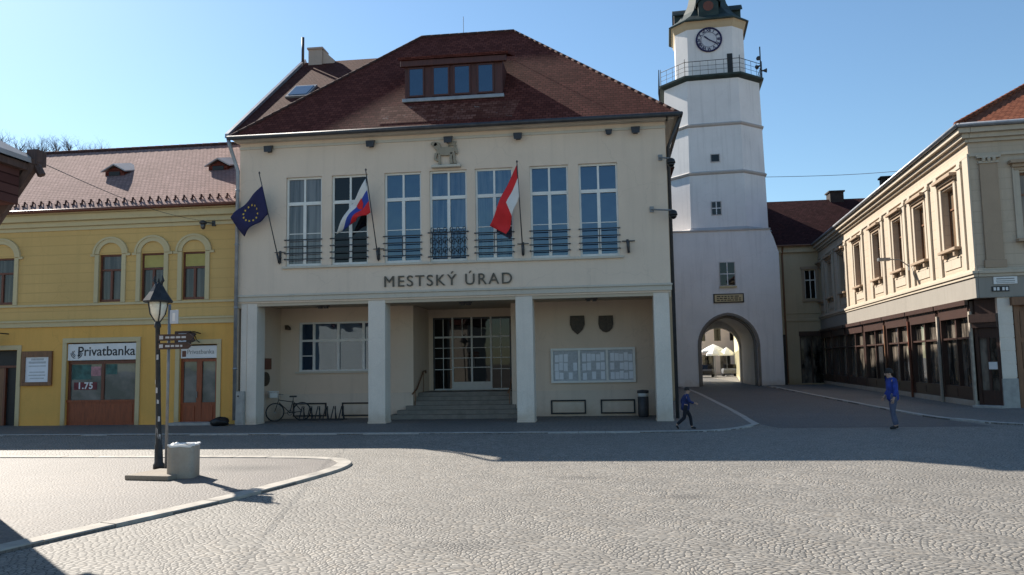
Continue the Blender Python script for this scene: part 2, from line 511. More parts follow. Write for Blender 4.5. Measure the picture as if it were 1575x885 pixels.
MAT['glass_net'] = glass('glass_net', (.015, .03, .06), 2.1, wob=.3, spec=(.6, .8, 1.), var=((.075, .09, .11), (7, 7, .5), .9))  # net curtain tone over a blue that stands in for reflected sky
MAT['glass_curtain'] = glass('glass_curtain', (.16, .155, .15), 1.7, .05, var=((.05, .05, .05), (9, 9, .25), 1.2))
MAT['glass_dark'] = glass('glass_dark', (.006, .006, .007), 1.45)
MAT['glass_shop'] = glass('glass_shop', (.006, .006, .006), 1.5, var=((.20, .17, .14), (1.6, 1.6, .55), 1.0))
MAT['glass_bank'] = glass('glass_bank', (.16, .17, .165), 1.6, var=((.05, .08, .075), (1, 1, 1.2), .9))
MAT['glass_brown'] = glass('glass_brown', (.10, .085, .075), 1.6, var=((.03, .02, .02), (8, 8, .3), 1.2))
MAT['flag_navy'] = plain('flag_navy', (.018, .018, .075), .8, .15, 3)
MAT['flag_white'] = plain('flag_white', (.68, .66, .64), .8, .08, 3)
MAT['flag_blue'] = plain('flag_blue', (.03, .06, .32), .8, .1, 3)
MAT['flag_red'] = plain('flag_red', (.62, .025, .03), .8, .1, 3)
MAT['gold'] = plain('gold', (.65, .45, .06), .6, .1, 3)
MAT['concrete'] = plaster('concrete', (.42, .385, .335), .14, .3, grain=.9)
MAT['slab'] = plaster('slab', (.34, .315, .275), .12, .15, grain=.7)
MAT['lining'] = plain('lining', (.75, .75, .74), .6, .1, 8)
MAT['paper'] = plain('paper', (.74, .76, .80), .6, .05, 4)
MAT['paper_grey'] = plain('paper_grey', (.45, .46, .48), .6, .15, 12)
MAT['blind'] = plain('blind', (.45, .37, .12), .8, .1, 3)
MAT['skin'] = plain('skin', (.46, .28, .2), .6, .06, 10)
MAT['hair'] = plain('hair', (.025, .018, .014), .7, .2, 20)
MAT['jacket_blue'] = plain('jacket_blue', (.022, .045, .25), .75, .45, 7, bump=.9)
MAT['jacket_child'] = plain('jacket_child', (.02, .03, .11), .8, .35, 9, bump=.8)
MAT['jeans'] = plain('jeans', (.085, .095, .15), .85, .3, 9, bump=.9)
MAT['trousers_dark'] = plain('trousers_dark', (.012, .013, .02), .85, .2, 14)
MAT['shoe'] = plain('shoe', (.015, .015, .016), .6, .2, 14)
MAT['bark'] = plain('bark', (.075, .058, .048), .95, .3, 5)
MAT['twig'] = plain('twig', (.13, .115, .115), .95, .3, 5)
MAT['rubber'] = plain('rubber', (.015, .015, .015), .8, .2, 10)
MAT['bag'] = plain('bag', (.012, .012, .013), .5, .2, 10)
MAT['shingle'] = tiles('shingle', (.12, .05, .045), (.14, .065, .055), 'X', w=.24, row=.16, var=.3, kz=1.)
MAT['slate'] = plain('slate', (.33, .32, .33), .7, .15, 2)
MAT['canvas'] = plain('canvas', (.78, .78, .76), .8, .04, 2)
MAT['pink_plaster'] = plaster('pink_plaster', (.72, .60, .54), .05, .05)
MAT['cream_plaster'] = plaster('cream_plaster', (.72, .66, .42), .05, .05)
MAT['bulb'] = plain('bulb', (.8, .74, .55), .3, .03, 3)
MAT['lamp_glass'] = plain('lamp_glass', (.78, .74, .62), .15, .2, 6)  # pale base stands in for the sun reflected in the lantern
MAT['sign_brown'] = plain('sign_brown', (.045, .022, .018), .5, .2, 8)
MAT['sign_blue'] = plain('sign_blue', (.48, .51, .56), .5, .1, 8)
MAT['chimney_dark'] = plain('chimney_dark', (.035, .028, .025), .9, .3, 4)
MAT['post_paint'] = plain('post_paint', (.36, .31, .25), .6, .25, 5)
MAT['clock_face'] = plain('clock_face', (.52, .53, .57), .5, .08, 4)
MAT['chimney'] = plaster('chimney', (.45, .36, .30), .1, .2)
MAT['poster_teal'] = plain('poster_teal', (.04, .12, .11), .5, .5, 5)
MAT['poster_pink'] = plain('poster_pink', (.42, .2, .22), .5, .3, 9)
MAT['poster_red'] = plain('poster_red', (.14, .02, .03), .5, .3, 9)

# ------------------------------------------------------------------ world, sun, camera
SUN_EL, SUN_DX, SUN_DY = R(35), -.745, .667          # towards the sun
w = bpy.data.worlds.new('World'); SC.world = w; w.use_nodes = True
nt = w.node_tree; bg = nt.nodes['Background']
sky = nt.nodes.new('ShaderNodeTexSky'); sky.sky_type = 'NISHITA'; sky.sun_disc = False
sky.sun_elevation = SUN_EL; sky.sun_rotation = math.atan2(SUN_DX, SUN_DY)
sky.air_density = 1.15; sky.dust_density = .3; sky.ozone_density = 2.0; sky.altitude = 200
tint = nt.nodes.new('ShaderNodeMix'); tint.data_type = 'RGBA'; tint.blend_type = 'MULTIPLY'; tint.inputs[0].default_value = 1.0
L(nt, sky.outputs[0], tint.inputs[6]); tint.inputs[7].default_value = (.80, .94, 1.0, 1); L(nt, tint.outputs[2], bg.inputs['Color']); bg.inputs['Strength'].default_value = .08
sun = bpy.data.lights.new('sun', 'SUN'); sun.energy = 5.0; sun.angle = R(.53); sun.color = (1., .925, .82)
so = bpy.data.objects.new('sun', sun); COL.objects.link(so)
hl = math.hypot(SUN_DX, SUN_DY)
sd = Vector((SUN_DX / hl * math.cos(SUN_EL), SUN_DY / hl * math.cos(SUN_EL), math.sin(SUN_EL)))
so.rotation_euler = sd.to_track_quat('Z', 'Y').to_euler(); so.location = (-30, 30, 40)

CAM_H = 2.06
F_PX, PITCH, ROLL, YAW = 1220., .0949107, -.01764856, -.1209667
cam = bpy.data.cameras.new('camera'); cam.sensor_width = 36; cam.lens = F_PX / 1575 * 36; cam.clip_start = .05; cam.clip_end = 3000
co = bpy.data.objects.new('camera', cam); COL.objects.link(co); SC.camera = co


def ray(a, b):
    c, s = math.cos(-ROLL), math.sin(-ROLL); a, b = c * a - s * b, s * a + c * b
    x, up, d = a / F_PX, -b / F_PX, 1.
    c, s = math.cos(PITCH), math.sin(PITCH); y = c * d - s * up; z = s * d + c * up
    c, s = math.cos(YAW), math.sin(YAW)
    return Vector((c * x + s * y, -s * x + c * y, z))


f0 = ray(0, 0); rx = (ray(1, 0) - f0).normalized(); uy = (ray(0, -1) - f0).normalized(); f0 = f0.normalized()
co.matrix_world = Matrix(((rx.x, uy.x, -f0.x, 0), (rx.y, uy.y, -f0.y, 0), (rx.z, uy.z, -f0.z, CAM_H), (0, 0, 0, 1)))
SC.view_settings.view_transform = 'Standard'; SC.view_settings.look = 'None'
SC.view_settings.exposure = .95; SC.view_settings.gamma = 1
SC.cycles.max_bounces = 6

# ------------------------------------------------------------------ ground
def sheet(pts, z):
    mb = MB(); mb.poly([(x, y, z) for x, y in pts]); return mb


def slab(pts, z0, z1):
    mb = MB(); mb.prism([(x, y, z0) for x, y in pts], (0, 0, z1 - z0)); return mb


structure('ground', sheet([(-900, -900), (900, -900), (900, 900), (-900, 900)], 0), MAT['cobble'])
# street running through the gate
structure('road', sheet([(4.62, 26.2), (4.9, 24.6), (10.9, 24.6), (10.52, 29.1), (11.3, 56), (11.3, 62), (11.3, 130), (5.2, 130), (5.35, 62), (5.42, 50.5)], .004), MAT['setts'])


def band(path, wd, z0, z1, stone=.9, gap=.014):
    """row of kerb stones of width wd to the left of the path"""
    rng = random.Random(4)
    mb = MB(); P = [Vector((x, y, 0)) for x, y in path]; D = [0.]
    for a, b in zip(P, P[1:]): D.append(D[-1] + (b - a).length)

    def at(d):
        d = max(0., min(D[-1], d)); i = 0
        while i < len(D) - 2 and D[i + 1] < d: i += 1
        t = (d - D[i]) / max(1e-6, D[i + 1] - D[i])
        i0 = max(0, i - 1) if t < .5 else i; i1 = min(len(P) - 1, i0 + 2)
        dr = (P[i1] - P[i0]).normalized()
        return P[i].lerp(P[i + 1], t), Vector((-dr.y, dr.x, 0))
    d = 0.
    while d < D[-1] - .1:
        L_ = min(stone * rng.uniform(.85, 1.15), D[-1] - d); n = 3
        jz = rng.uniform(-.004, .004); jo = rng.uniform(-.006, .006)
        sec = [at(d + gap / 2 + (L_ - gap) * k / n) for k in range(n + 1)]
        z = Vector((0, 0, z1 + jz)); zz = Vector((0, 0, z0)); c_ = .012
        for (p, l), (q, m) in zip(sec, sec[1:]):
            p, q = p + l * jo, q + m * jo
            up = Vector((0, 0, -c_))
            mb.quad(p + l * c_ + z, q + m * c_ + z, q + m * (wd - c_) + z, p + l * (wd - c_) + z)
            mb.quad(p + z + up, q + z + up, q + m * c_ + z, p + l * c_ + z); mb.quad(p + l * (wd - c_) + z, q + m * (wd - c_) + z, q + m * wd + z + up, p + l * wd + z + up)
            mb.quad(p + zz, q + zz, q + z + up, p + z + up); mb.quad(p + l * wd + z + up, q + m * wd + z + up, q + m * wd + zz, p + l * wd + zz)
        for (p, l), rev in ((sec[0], 0), (sec[-1], 1)):
            p = p + l * jo; mb.quad(p + zz, p + z, p + l * wd + z, p + l * wd + zz)
        d += L_
    return mb


def smooth_path(pts, n=6):
    out = []
    P = [Vector((*p, 0)) for p in pts]
    for i in range(len(P) - 1):
        p0, p1, p2, p3 = P[max(i - 1, 0)], P[i], P[i + 1], P[min(i + 2, len(P) - 1)]
        for k in range(n):
            t = k / n
            q = .5 * ((2 * p1) + (p2 - p0) * t + (2 * p0 - 5 * p1 + 4 * p2 - p3) * t * t + (3 * p1 - p0 - 3 * p2 + p3) * t ** 3)
            out.append((q.x, q.y))
    out.append((P[-1].x, P[-1].y))
    return out


edge = smooth_path([(-8.6, 2.0), (-6.95, 8.4), (-5.88, 12.1), (-5.42, 14.6), (-5.36, 15.9), (-5.62, 16.75), (-6.3, 17.3), (-8.2, 17.6), (-14, 17.75), (-34, 18.1)])
structure('paved_island', slab(edge + [(-60, 18.1), (-60, 2.0)], -.02, .032), MAT['small_paving'])
structure('kerb', band(edge, .30, 0, .05), MAT['kerb'])
# pavement in front of the houses and round the town hall corner
pv = smooth_path([(-60, 24.6), (-20, 23.7), (-8, 23.4), (1.2, 23.35), (3.3, 23.9), (4.45, 25.6), (4.62, 27), (4.95, 35), (5.4, 50.5), (5.45, 62.4)])
structure('pavement', slab(pv + [(-3, 62.4), (-3, 33), (-60, 33)], -.02, .03), MAT['pavement'])
structure('pavement_kerb', band(pv, .22, 0, .042), MAT['kerb_grey'])
pr = smooth_path([(40, 21.0), (16, 23.6), (11.9, 24.8), (10.9, 26.7), (10.5, 29.1), (10.7, 40), (11.3, 56), (11.4, 62.4)])
structure('pavement', slab(pr + [(20, 62.4), (40, 40)][::1], -.02, .05), MAT['pavement'])
structure('pavement_kerb', band(pr[::-1], .22, 0, .062), MAT['kerb_grey'])

# hill with bare trees far behind the yellow house
hb = MB(); hb.smooth = True
nx, ny = 30, 16


def hill_z(x, y):
    k = max(0., min(1., (-46 - x) / 42)); k = k * k * (3 - 2 * k)
    e_ = max(0., min(1., (x + 230) / 60))
    return 36.5 * k * e_ * math.exp(-((y - 120) / 34) ** 2) - .5


hv = [(-230 + 180 * i / nx, 60 + 130 * j / ny, hill_z(-230 + 180 * i / nx, 60 + 130 * j / ny) + random.uniform(-.4, .2)) for j in range(ny + 1) for i in range(nx + 1)]
hb.add(hv, [(j * (nx + 1) + i, j * (nx + 1) + i + 1, (j + 1) * (nx + 1) + i + 1, (j + 1) * (nx + 1) + i) for j in range(ny) for i in range(nx)])
structure('hill', hb, MAT['hill'])


def branch(mb, p, d, l, r, depth):
    n = 4; path = [p]; rs = [r]
    q = p.copy(); dd = d.copy()
    for i in range(n):
        dd = (dd + Vector((random.uniform(-1, 1), random.uniform(-1, 1), random.uniform(-.3, .7))) * .16).normalized()
        q = q + dd * l / n; path.append(q.copy()); rs.append(r * (1 - .6 * (i + 1) / n))
    mb.tube(path, rs, 4 if depth < 4 else 5, cap=False)
    if depth == 0: return
    for k in range(random.choice((3, 4))):
        t = random.randint(1, n); a = random.uniform(0, 2 * PI)
        side = Vector((math.cos(a), math.sin(a), random.uniform(.1, .8))).normalized()
        branch(mb, path[t].copy(), (dd * .6 + side * .8).normalized(), l * random.uniform(.55, .75), rs[t] * .65, depth - 1)


def bare_tree(x, y, z, h):
    t = thing('bare_tree', 'bare leafless tree on the hill far behind the yellow house roof', 'tree', (x, y, z), 0, 'bare trees on the far hill')
    tr = MB(); tr.tube([(x, y, z - .5), (x + .05, y, z + h * .2), (x - .05, y + .05, z + h * .42)], [h * .035, h * .026, h * .018], 8)
    part('trunk', tr, MAT['bark'], t)
    cr = MB()
    for k in range(7):
        a = k * 2.4; d = Vector((math.cos(a) * .6, math.sin(a) * .6, 1)).normalized()
        branch(cr, Vector((x, y, z + h * (.2 + .032 * k))), d, h * random.uniform(.26, .36), h * .013, 3)
    part('crown', cr, MAT['twig'], t)
    return t


protos = [bare_tree(0, 0, 0, 5.6), bare_tree(0, 0, 0, 6.2)]
spots = []
for k in range(22):
    spots.append((-106 + 1.75 * k + random.uniform(-.8, .8), 116 + random.uniform(-5, 5)))
for k, (x, y) in enumerate(spots):
    M = Matrix.Translation((x, y, hill_z(x, y))) @ Matrix.Rotation(random.uniform(0, 6), 4, 'Z') @ Matrix.Scale(random.uniform(.8, 1.25), 4)
    if k < 2: protos[k].matrix_basis = M; WM[protos[k].name] = M
    else: copy_tree(protos[k % 2], M)

# ------------------------------------------------------------------ town hall
TX0, TX1, TY = -13.35, 2.12, 27.3
th = thing('town_hall', 'wide cream two storey town hall with pillared porch and steep dark red hipped roof', 'town hall', (TX0, TY, 0))
WZ0, WZ1 = 5.68, 8.95
wl = [-11.56, -9.84, -7.875, -6.222, -4.575, -2.624, -0.911]
WW = 1.35
mb = MB()
mb.wall(TX0, TX1, 4.37, 10.42, [(a, a + WW, WZ0, WZ1) for a in wl], .22, TY)
BK = 37.6                                                # back of the main block
mb.quad((TX0, TY, 0), (TX0, BK, 0), (TX0, BK, 10.42), (TX0, TY, 10.42)) if False else None
mb.quad((TX1, TY, 4.37), (TX1, BK, 4.37), (TX1, BK, 10.42), (TX1, TY, 10.42))
mb.quad((TX0, BK, 0), (TX1, BK, 0), (TX1, BK, 10.42), (TX0, BK, 10.42))
mb.quad((TX0, TY, 4.37), (TX0, BK, 4.37), (TX0, BK, 10.42), (TX0, TY, 10.42))
mb.quad((TX1, 30.3, 0), (TX1, BK, 0), (TX1, BK, 4.37), (TX1, 30.3, 4.37))
mb.quad((TX0, TY, 0), (TX0, BK, 0), (TX0, BK, 4.37), (TX0, TY, 4.37))
part('wall', mb, MAT['th_wall'], th)
# moulded string course over the porch, and frieze band below the eaves
mb = MB(); mb.box(TX0 - .03, TX1 + .03, TY - .05, TY - .001, 4.43, 4.60); mb.box(TX0 - .05, TX1 + .05, TY - .10, TY - .002, 4.60, 4.67)
part('string_course', mb, MAT['th_trim'], th, bevel=.012)
mb = MB(); mb.box(TX0 - .02, TX1 + .02, TY - .04, TY - .001, 10.06, 10.16)
mb.box(TX0 - .1, TX1 + .1, TY - .30, TY - .003, 10.30, 10.44)
mb.box(TX1 + .003, TX1 + .30, TY - .30, BK, 10.30, 10.44)
part('cornice', mb, MAT['th_trim'], th, bevel=.015)
mb = MB(); mb.box(wl[0] - .12, wl[-1] + WW + .12, TY - .09, TY - .001, WZ0 - .09, WZ0 - .01)
part('sill', mb, MAT['th_trim'], th, bevel=.01)
# columns
colmesh = None
for (a, b) in ((-13.24, -12.63), (-8.49, -7.87), (-3.216, -2.62), (1.52, 2.05)):
    mb = MB(); hw = (b - a) / 2
    mb.box(-hw, hw, 0.02, .72, 0, 4.366); mb.box(-hw - .02, hw + .02, 0.0, .74, 0, .10)
    part('column', mb, MAT['stone'], th, at=T((a + b) / 2, TY - .0, 0.0), bevel=.02)
# porch: soffit, back wall, recess, dado
PYW = 30.3; RX0, RX1, RYW = -7.6, -3.75, 33.0
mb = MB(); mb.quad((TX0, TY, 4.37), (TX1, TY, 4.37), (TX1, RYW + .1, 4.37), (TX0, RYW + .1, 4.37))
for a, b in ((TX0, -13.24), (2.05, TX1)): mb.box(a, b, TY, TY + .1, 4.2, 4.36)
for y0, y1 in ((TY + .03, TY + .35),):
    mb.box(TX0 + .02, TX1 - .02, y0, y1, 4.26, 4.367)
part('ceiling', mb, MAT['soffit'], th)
PWX0, PWX1, PWZ0, PWZ1 = -12.25, -9.05, 1.86, 3.81
mb = MB()
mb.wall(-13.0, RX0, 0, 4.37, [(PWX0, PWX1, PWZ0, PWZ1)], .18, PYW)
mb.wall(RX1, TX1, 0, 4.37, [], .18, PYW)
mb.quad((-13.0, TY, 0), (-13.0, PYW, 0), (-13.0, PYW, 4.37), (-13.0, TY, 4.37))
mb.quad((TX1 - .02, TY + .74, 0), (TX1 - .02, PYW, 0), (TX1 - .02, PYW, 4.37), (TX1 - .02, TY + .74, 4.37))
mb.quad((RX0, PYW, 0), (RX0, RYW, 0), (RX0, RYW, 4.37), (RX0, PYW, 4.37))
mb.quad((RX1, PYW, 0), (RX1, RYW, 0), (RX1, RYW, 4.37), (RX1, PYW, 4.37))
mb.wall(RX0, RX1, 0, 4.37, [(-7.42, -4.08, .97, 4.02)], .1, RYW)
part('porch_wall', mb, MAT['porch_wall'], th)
mb = MB(); mb.box(-12.997, RX0 - .003, PYW - .035, PYW - .001, 0, .99)
part('dado', mb, MAT['porch_dado'], th, bevel=.008)
mb = MB(); mb.box(RX1 + .003, TX1 - .03, PYW - .035, PYW - .001, 0, .99)
part('dado', mb, MAT['porch_dado'], th, bevel=.008)
mb = MB(); mb.box(-12.999, -12.965, TY + .76, PYW - .04, 0, .99)
part('dado', mb, MAT['porch_dado'], th, bevel=.008)
# steps up to the doors: lower ones wider
mb = MB()
nst = 6
for k in range(nst):
    x0 = RX0 + .01 - (.75 - .25 * k if k < 3 else 0); x1 = RX1 - .01 + (.45 - .15 * k if k < 3 else 0)
    y0 = 29.35 + k * .33
    if k < 3: mb.box(x0, x1, y0, PYW - .04, .03, .03 + .155 * (k + 1) - .002 * 0)
    mb.box(RX0 + .015 + .002 * k, RX1 - .015 - .002 * k, max(y0, PYW - .039), RYW - .002, .03, .03 + .155 * (k + 1))
part('steps', mb, MAT['step_stone'], th)
for sx, xx in ((1, RX0 + .09), (-1, RX1 - .09)):
    mb = MB()
    pts = [(xx, PYW - .55, .95), (xx, PYW + .2, 1.12), (xx, PYW + 1.25, 1.78), (xx, PYW + 1.7, 1.82), (xx, PYW + 1.72, 1.7)]
    mb.tube(pts, .03, 8)
    mb.tube([(xx, PYW - .1, .5), (xx, PYW - .1, 1.03)], .018, 6); mb.tube([(xx, PYW + 1.3, .95), (xx, PYW + 1.3, 1.79)], .018, 6)
    part('handrail', mb, MAT['tan_wood'], th)

# upper windows: one window built, six copies
def casement(w, h, tz, bars=True):
    """french casement with a transom; local x right, y inward, z up, origin at lower left corner of the opening"""
    f = MB(); o = .07; d0, d1 = .10, .17
    f.box(0, o, d0, d1, 0, h); f.box(w - o, w, d0, d1, 0, h)
    f.box(o, w - o, d0, d1, 0, .09); f.box(o, w - o, d0, d1, h - o, h)
    f.box(o, w - o, d0 - .012, d1, tz - .06, tz + .06)
    f.box(w / 2 - .055, w / 2 + .055, d0 - .006, d1, .09, tz - .06); f.box(w / 2 - .035, w / 2 + .035, d0 + .004, d1, tz + .06, h - o)
    if bars:
        f.box(o, w / 2 - .055, d0 + .03, d1 - .01, tz * .52 - .014, tz * .52 + .014); f.box(w / 2 + .055, w - o, d0 + .03, d1 - .01, tz * .52 - .014, tz * .52 + .014)
    p = MB(); p.box(o * .5, w - o * .5, .15, .20, .04, h - .03)
    return f, p


H = WZ1 - WZ0
f, p = casement(WW, H, 2.30)
IM = Matrix.Identity(4)
wf_me = mesh_of('window', f, MAT['white_paint'], IM); wp_me = mesh_of('pane', p, MAT['glass'], IM); wc_me = mesh_of('pane', p, MAT['glass_curtain'], IM)
wn_me = mesh_of('pane', p, MAT['glass_net'], IM)
wd_me = mesh_of('pane', p, MAT['glass_dark'], IM)
rl = MB()
for z in (.95, .70, .46, .24): rl.box(-.04, WW + .04, -.075, -.045, z - .018, z + .018)
for x in (.0, WW): rl.box(x - .03, x - .005, -.05, .0, .25, .28); rl.box(x - .03, x - .005, -.05, .0, .93, .96)
rl.box(WW / 2 - .012, WW / 2 + .012, -.07, -.05, .2, .95)
rl_me = mesh_of('railing', rl, MAT['iron'], IM)
orn = MB()                                               # richer scrolled railing of the middle window
for z in (1.02, .16): orn.box(-.06, WW + .06, -.085, -.05, z - .02, z + .02)
for k in range(6):
    cx_ = .1 + k * (WW - .2) / 5
    orn.box(cx_ - .012, cx_ + .012, -.075, -.055, .14, 1.02)
    for zc in (.38, .72):
        pts = [(cx_ + .11 * math.cos(a) * (1 - .05 * i), -.065, zc + .14 * math.sin(a) * (1 - .05 * i)) for i, a in enumerate([j * .5 for j in range(15)])]
        orn.tube(pts, .013, 4)
    orn.tube([(cx_ + .05 * math.cos(a), -.065, 1.12 + .08 * math.sin(a)) for a in [j * PI / 5 for j in range(11)]], .013, 4)
for i, a in enumerate(wl):
    M = T(a, TY, WZ0)
    wo = inst('window', wf_me, th, M)
    tilt = Matrix.Translation((WW / 2, .17, H / 2)) @ Matrix.Rotation(R((.0, .0, .5, -.6, .3, -.4, .7)[i]), 4, 'Z') @ Matrix.Rotation(R((0, 0, .4, -.3, .9, .0, -.5)[i]), 4, 'X') @ Matrix.Translation((-WW / 2, -.17, -H / 2))
    inst('pane', (wc_me if i == 0 else wd_me if i == 1 else wn_me if i in (3, 4) else wp_me), wo, M @ tilt)
    if i == 3: part('railing', orn, MAT['iron'], th, at=M, label='ornate scrolled black iron window railing')
    else: inst('railing', rl_me, th, M)

# porch window (double sash, white frame)
f = MB(); W_, H_ = PWX1 - PWX0, PWZ1 - PWZ0
for x in (0, .55, W_ - .62, W_ - .07): f.box(x, x + .10, .06, .15, 0, H_)
f.box(.0, W_, .058, .148, 0, .07); f.box(0, W_, .058, .148, H_ - .07, H_)
f.box(.1, .55, .07, .145, 1.18, 1.26); f.box(.65, W_ - .62, .065, .145, 1.16, 1.26); f.box(W_ - .52, W_ - .07, .07, .145, 1.18, 1.26)
f.box(W_ / 2 - .05, W_ / 2 + .05, .064, .146, .07, H_ - .07); f.box(.1, .55, .075, .143, .6, .64)
g_ = MB(); g_.box(.03, W_ - .03, .13, .18, .03, H_ - .03)
M = T(PWX0, PYW, PWZ0)
wo = part('window', f, MAT['white_metal'], th, at=M, label='wide porch window with four white sashes'); part('pane', g_, MAT['glass'], wo, at=M)
s_ = MB(); s_.box(-.1, W_ + .05, -.09, -.001, -.07, -.005); part('sill', s_, MAT['th_trim'], wo, at=M)
# glass entrance
f = MB(); W_, H_ = 3.34, 3.05
for x in (0, .80, 1.62, 2.44, W_ - .07):
    ww = .07 if x in (0, W_ - .07) else .075
    f.m = 1 if ww == .07 else 0
    f.box(x, x + ww, .0, .08, 0, H_)
f.m = 0
for x in (.40, 1.22, 2.04, 2.86): f.box(x + .02, x + .045, .022, .07, 2.25, H_ - .07)
for x in (.40, 2.86): f.box(x + .02, x + .045, .022, .07, .06, 2.18)
for z in (1.75,):
    for x0, x1 in ((.07, .8), (.875, 1.62), (1.695, 2.44), (2.515, W_ - .07)): f.box(x0, x1, .024, .066, z, z + .025)
f.m = 1; f.box(.07, W_ - .07, .005, .075, H_ - .07, H_); f.m = 0; f.box(.07, W_ - .07, .006, .074, 2.18, 2.25); f.box(.07, W_ - .07, .007, .073, 0, .06)
for x0, x1 in ((.875, 1.62), (1.695, 2.44)):
    f.box(x0, x1, .012, .07, .06, .34)
    for z in (1.32, .92): f.box(x0, x1, .02, .065, z, z + .035)
for z in (.85, 1.32): f.box(.07, .8, .02, .065, z, z + .03); f.box(2.515, W_ - .07, .02, .065, z, z + .03)
g_ = MB(); g_.box(.02, W_ - .02, .055, .09, .02, H_ - .02)
M = T(-7.42, RYW, .97)
do = part('entrance_door', f, [MAT['white_metal'], MAT['dark_metal']], th, at=M); part('pane', g_, MAT['glass_dark'], do, at=M)
hd = MB()
for x in (1.56, 1.76): hd.tube([(x, -.05, .95), (x, -.05, 1.35)], .018, 6)
part('handle', hd, MAT['grey_metal'], do, at=M)
# ceiling lamps of the porch
for x, y in ((-10.55, 28.4), (-5.2, 28.6), (-.6, 28.4)):
    lm = MB(); lm.box(-.22, .22, -.09, .09, -.10, -.005); lm.box(-.18, -.04, -.07, .07, -.16, -.10); lm.box(.04, .18, -.07, .07, -.16, -.10)
    part('ceiling_lamp', lm, MAT['dark_metal'], th, at=T(x, y, 4.26 if y < TY + .36 else 4.365))

# roof: hipped, front slope with a lighter mended strip below the dormer
EZ = 10.46
ex0, ex1, ey0, ey1 = TX0 - .22, TX1 + .46, TY - .42, BK + .42
rx0, rx1, ry, rz_ = -7.75, -3.7, 32.72, EZ + 5.82
mb = MB()
A, B, C_, D_ = (ex0, ey0, EZ), (ex1, ey0, EZ), (ex1, ey1, EZ), (ex0, ey1, EZ); P_, Q_ = (rx0, ry, rz_), (rx1, ry, rz_)
mb.m = 0; mb.quad(A, B, Q_, P_); mb.quad(C_, D_, P_, Q_)
mb.m = 1; mb.poly([B, C_, Q_]); mb.poly([D_, A, P_])
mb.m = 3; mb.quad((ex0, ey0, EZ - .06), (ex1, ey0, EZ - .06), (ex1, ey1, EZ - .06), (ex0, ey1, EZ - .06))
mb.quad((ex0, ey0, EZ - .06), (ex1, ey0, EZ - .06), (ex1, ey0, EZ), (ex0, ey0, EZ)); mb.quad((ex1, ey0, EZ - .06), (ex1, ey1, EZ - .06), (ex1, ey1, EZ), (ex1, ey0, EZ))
mb.m = 2                                                 # mended strip 6 mm proud of the slope
sl = (rz_ - EZ) / (ry - ey0)
def onroof(x, t, lift=.006): return (x, ey0 + t, EZ + t * sl + lift)
mb.quad(onroof(-8.1, .25), onroof(-3.2, .25), onroof(-3.0, 1.15), onroof(-8.2, 1.2))
roof = part('roof', mb, [MAT['th_roof_x'], MAT['th_roof_y'], MAT['th_roof_patch'], MAT['soffit']], th)
rt = MB()
def capline(a, b, r=.08, step=.38):
    a = Vector(a); b = Vector(b); n = int((b - a).length / step)
    for k in range(n):
        p = a.lerp(b, k / n); q = a.lerp(b, (k + 1.0) / n); rt.tube([p, q], r, 8)
capline(P_, Q_, .08); capline(A, P_, .07); capline(B, Q_, .055)
part('ridge_tiles', rt, MAT['ridge_tile'], roof)
gt = MB()
gt.tube([(ex0 - .05, ey0 - .07, EZ - .06), (ex1 + .07, ey0 - .07, EZ - .06), (ex1 + .07, ey1, EZ - .06)], .085, 8)
part('gutter', gt, MAT['dark_metal'], roof)
dp = MB(); dp.tube([(ex0 - .02, ey0 - .05, EZ - .1), (ex0 + .02, ey0 + .02, EZ - .35), (TX0 - .02, TY - .12, EZ - 1.2), (TX0 - .02, TY - .12, .2)], .07, 8)
for z in (2., 4.2, 6.5, 8.5): dp.tube([(TX0 - .02, TY - .12, z), (TX0 - .02, TY - .12, z + .06)], .085, 8)
part('downpipe', dp, MAT['zinc'], th)
dp = MB(); dp.tube([(ex1 + .02, ey0 + .1, EZ - .12), (TX1 + .1, TY + .25, EZ - 1.0), (TX1 + .09, TY + .3, .1)], .06, 8)
part('downpipe', dp, MAT['dark_metal'], th)
# dormer
DYF = ey0 + 1.48; dz0 = 12.0; dx0, dx1 = -7.5, -3.62
dm = MB()
dm.box(dx0 + .12, dx1 - .05, DYF, DYF + 2.2, dz0 - .15, 13.34)
dor = part('dormer', dm, MAT['dormer_wood'], th)
db = MB(); db.box(dx0 - .02, dx1 + .12, DYF - .14, DYF - .002, 13.22, 13.455)
part('beam', db, MAT['dormer_wood'], dor, bevel=.02)
dr = MB()
dr.prism([(dx0 - .1, DYF - .2, 13.46), (dx0 - .1, DYF - .2, 13.56), (dx0 - .1, DYF + 2.1, 14.42), (dx0 - .1, DYF + 2.1, 14.26)], (dx1 - dx0 + .3, 0, 0))
part('dormer_roof', dr, MAT['th_roof_x'], dor)
ds = MB(); ds.box(dx0 + .05, dx1 + .02, DYF - .16, DYF - .003, 11.84, 11.98)
part('sill', ds, MAT['zinc'], dor, bevel=.02)
for a, b in ((-7.25, -6.62), (-6.32, -5.66), (-5.52, -4.86), (-4.62, -3.98)):
    f = MB(); w_ = b - a; h_ = 1.14
    f.box(0, .06, -.05, -.004, 0, h_); f.box(w_ - .06, w_, -.05, -.004, 0, h_); f.box(.06, w_ - .06, -.05, -.004, 0, .06); f.box(.06, w_ - .06, -.05, -.004, h_ - .06, h_)
    M = T(a, DYF, 12.06); wo = part('window', f, MAT['dormer_wood'], dor, at=M)

    g_ = MB(); g_.box(.055, w_ - .055, -.03, -.003, .055, h_ - .055); part('pane', g_, MAT['glass'], dor, at=M)
an = MB(); an.tube([(-5.9, 32.72, rz_), (-5.9, 32.72, rz_ + .8)], .012, 5)
part('antenna', an, MAT['grey_metal'], roof)

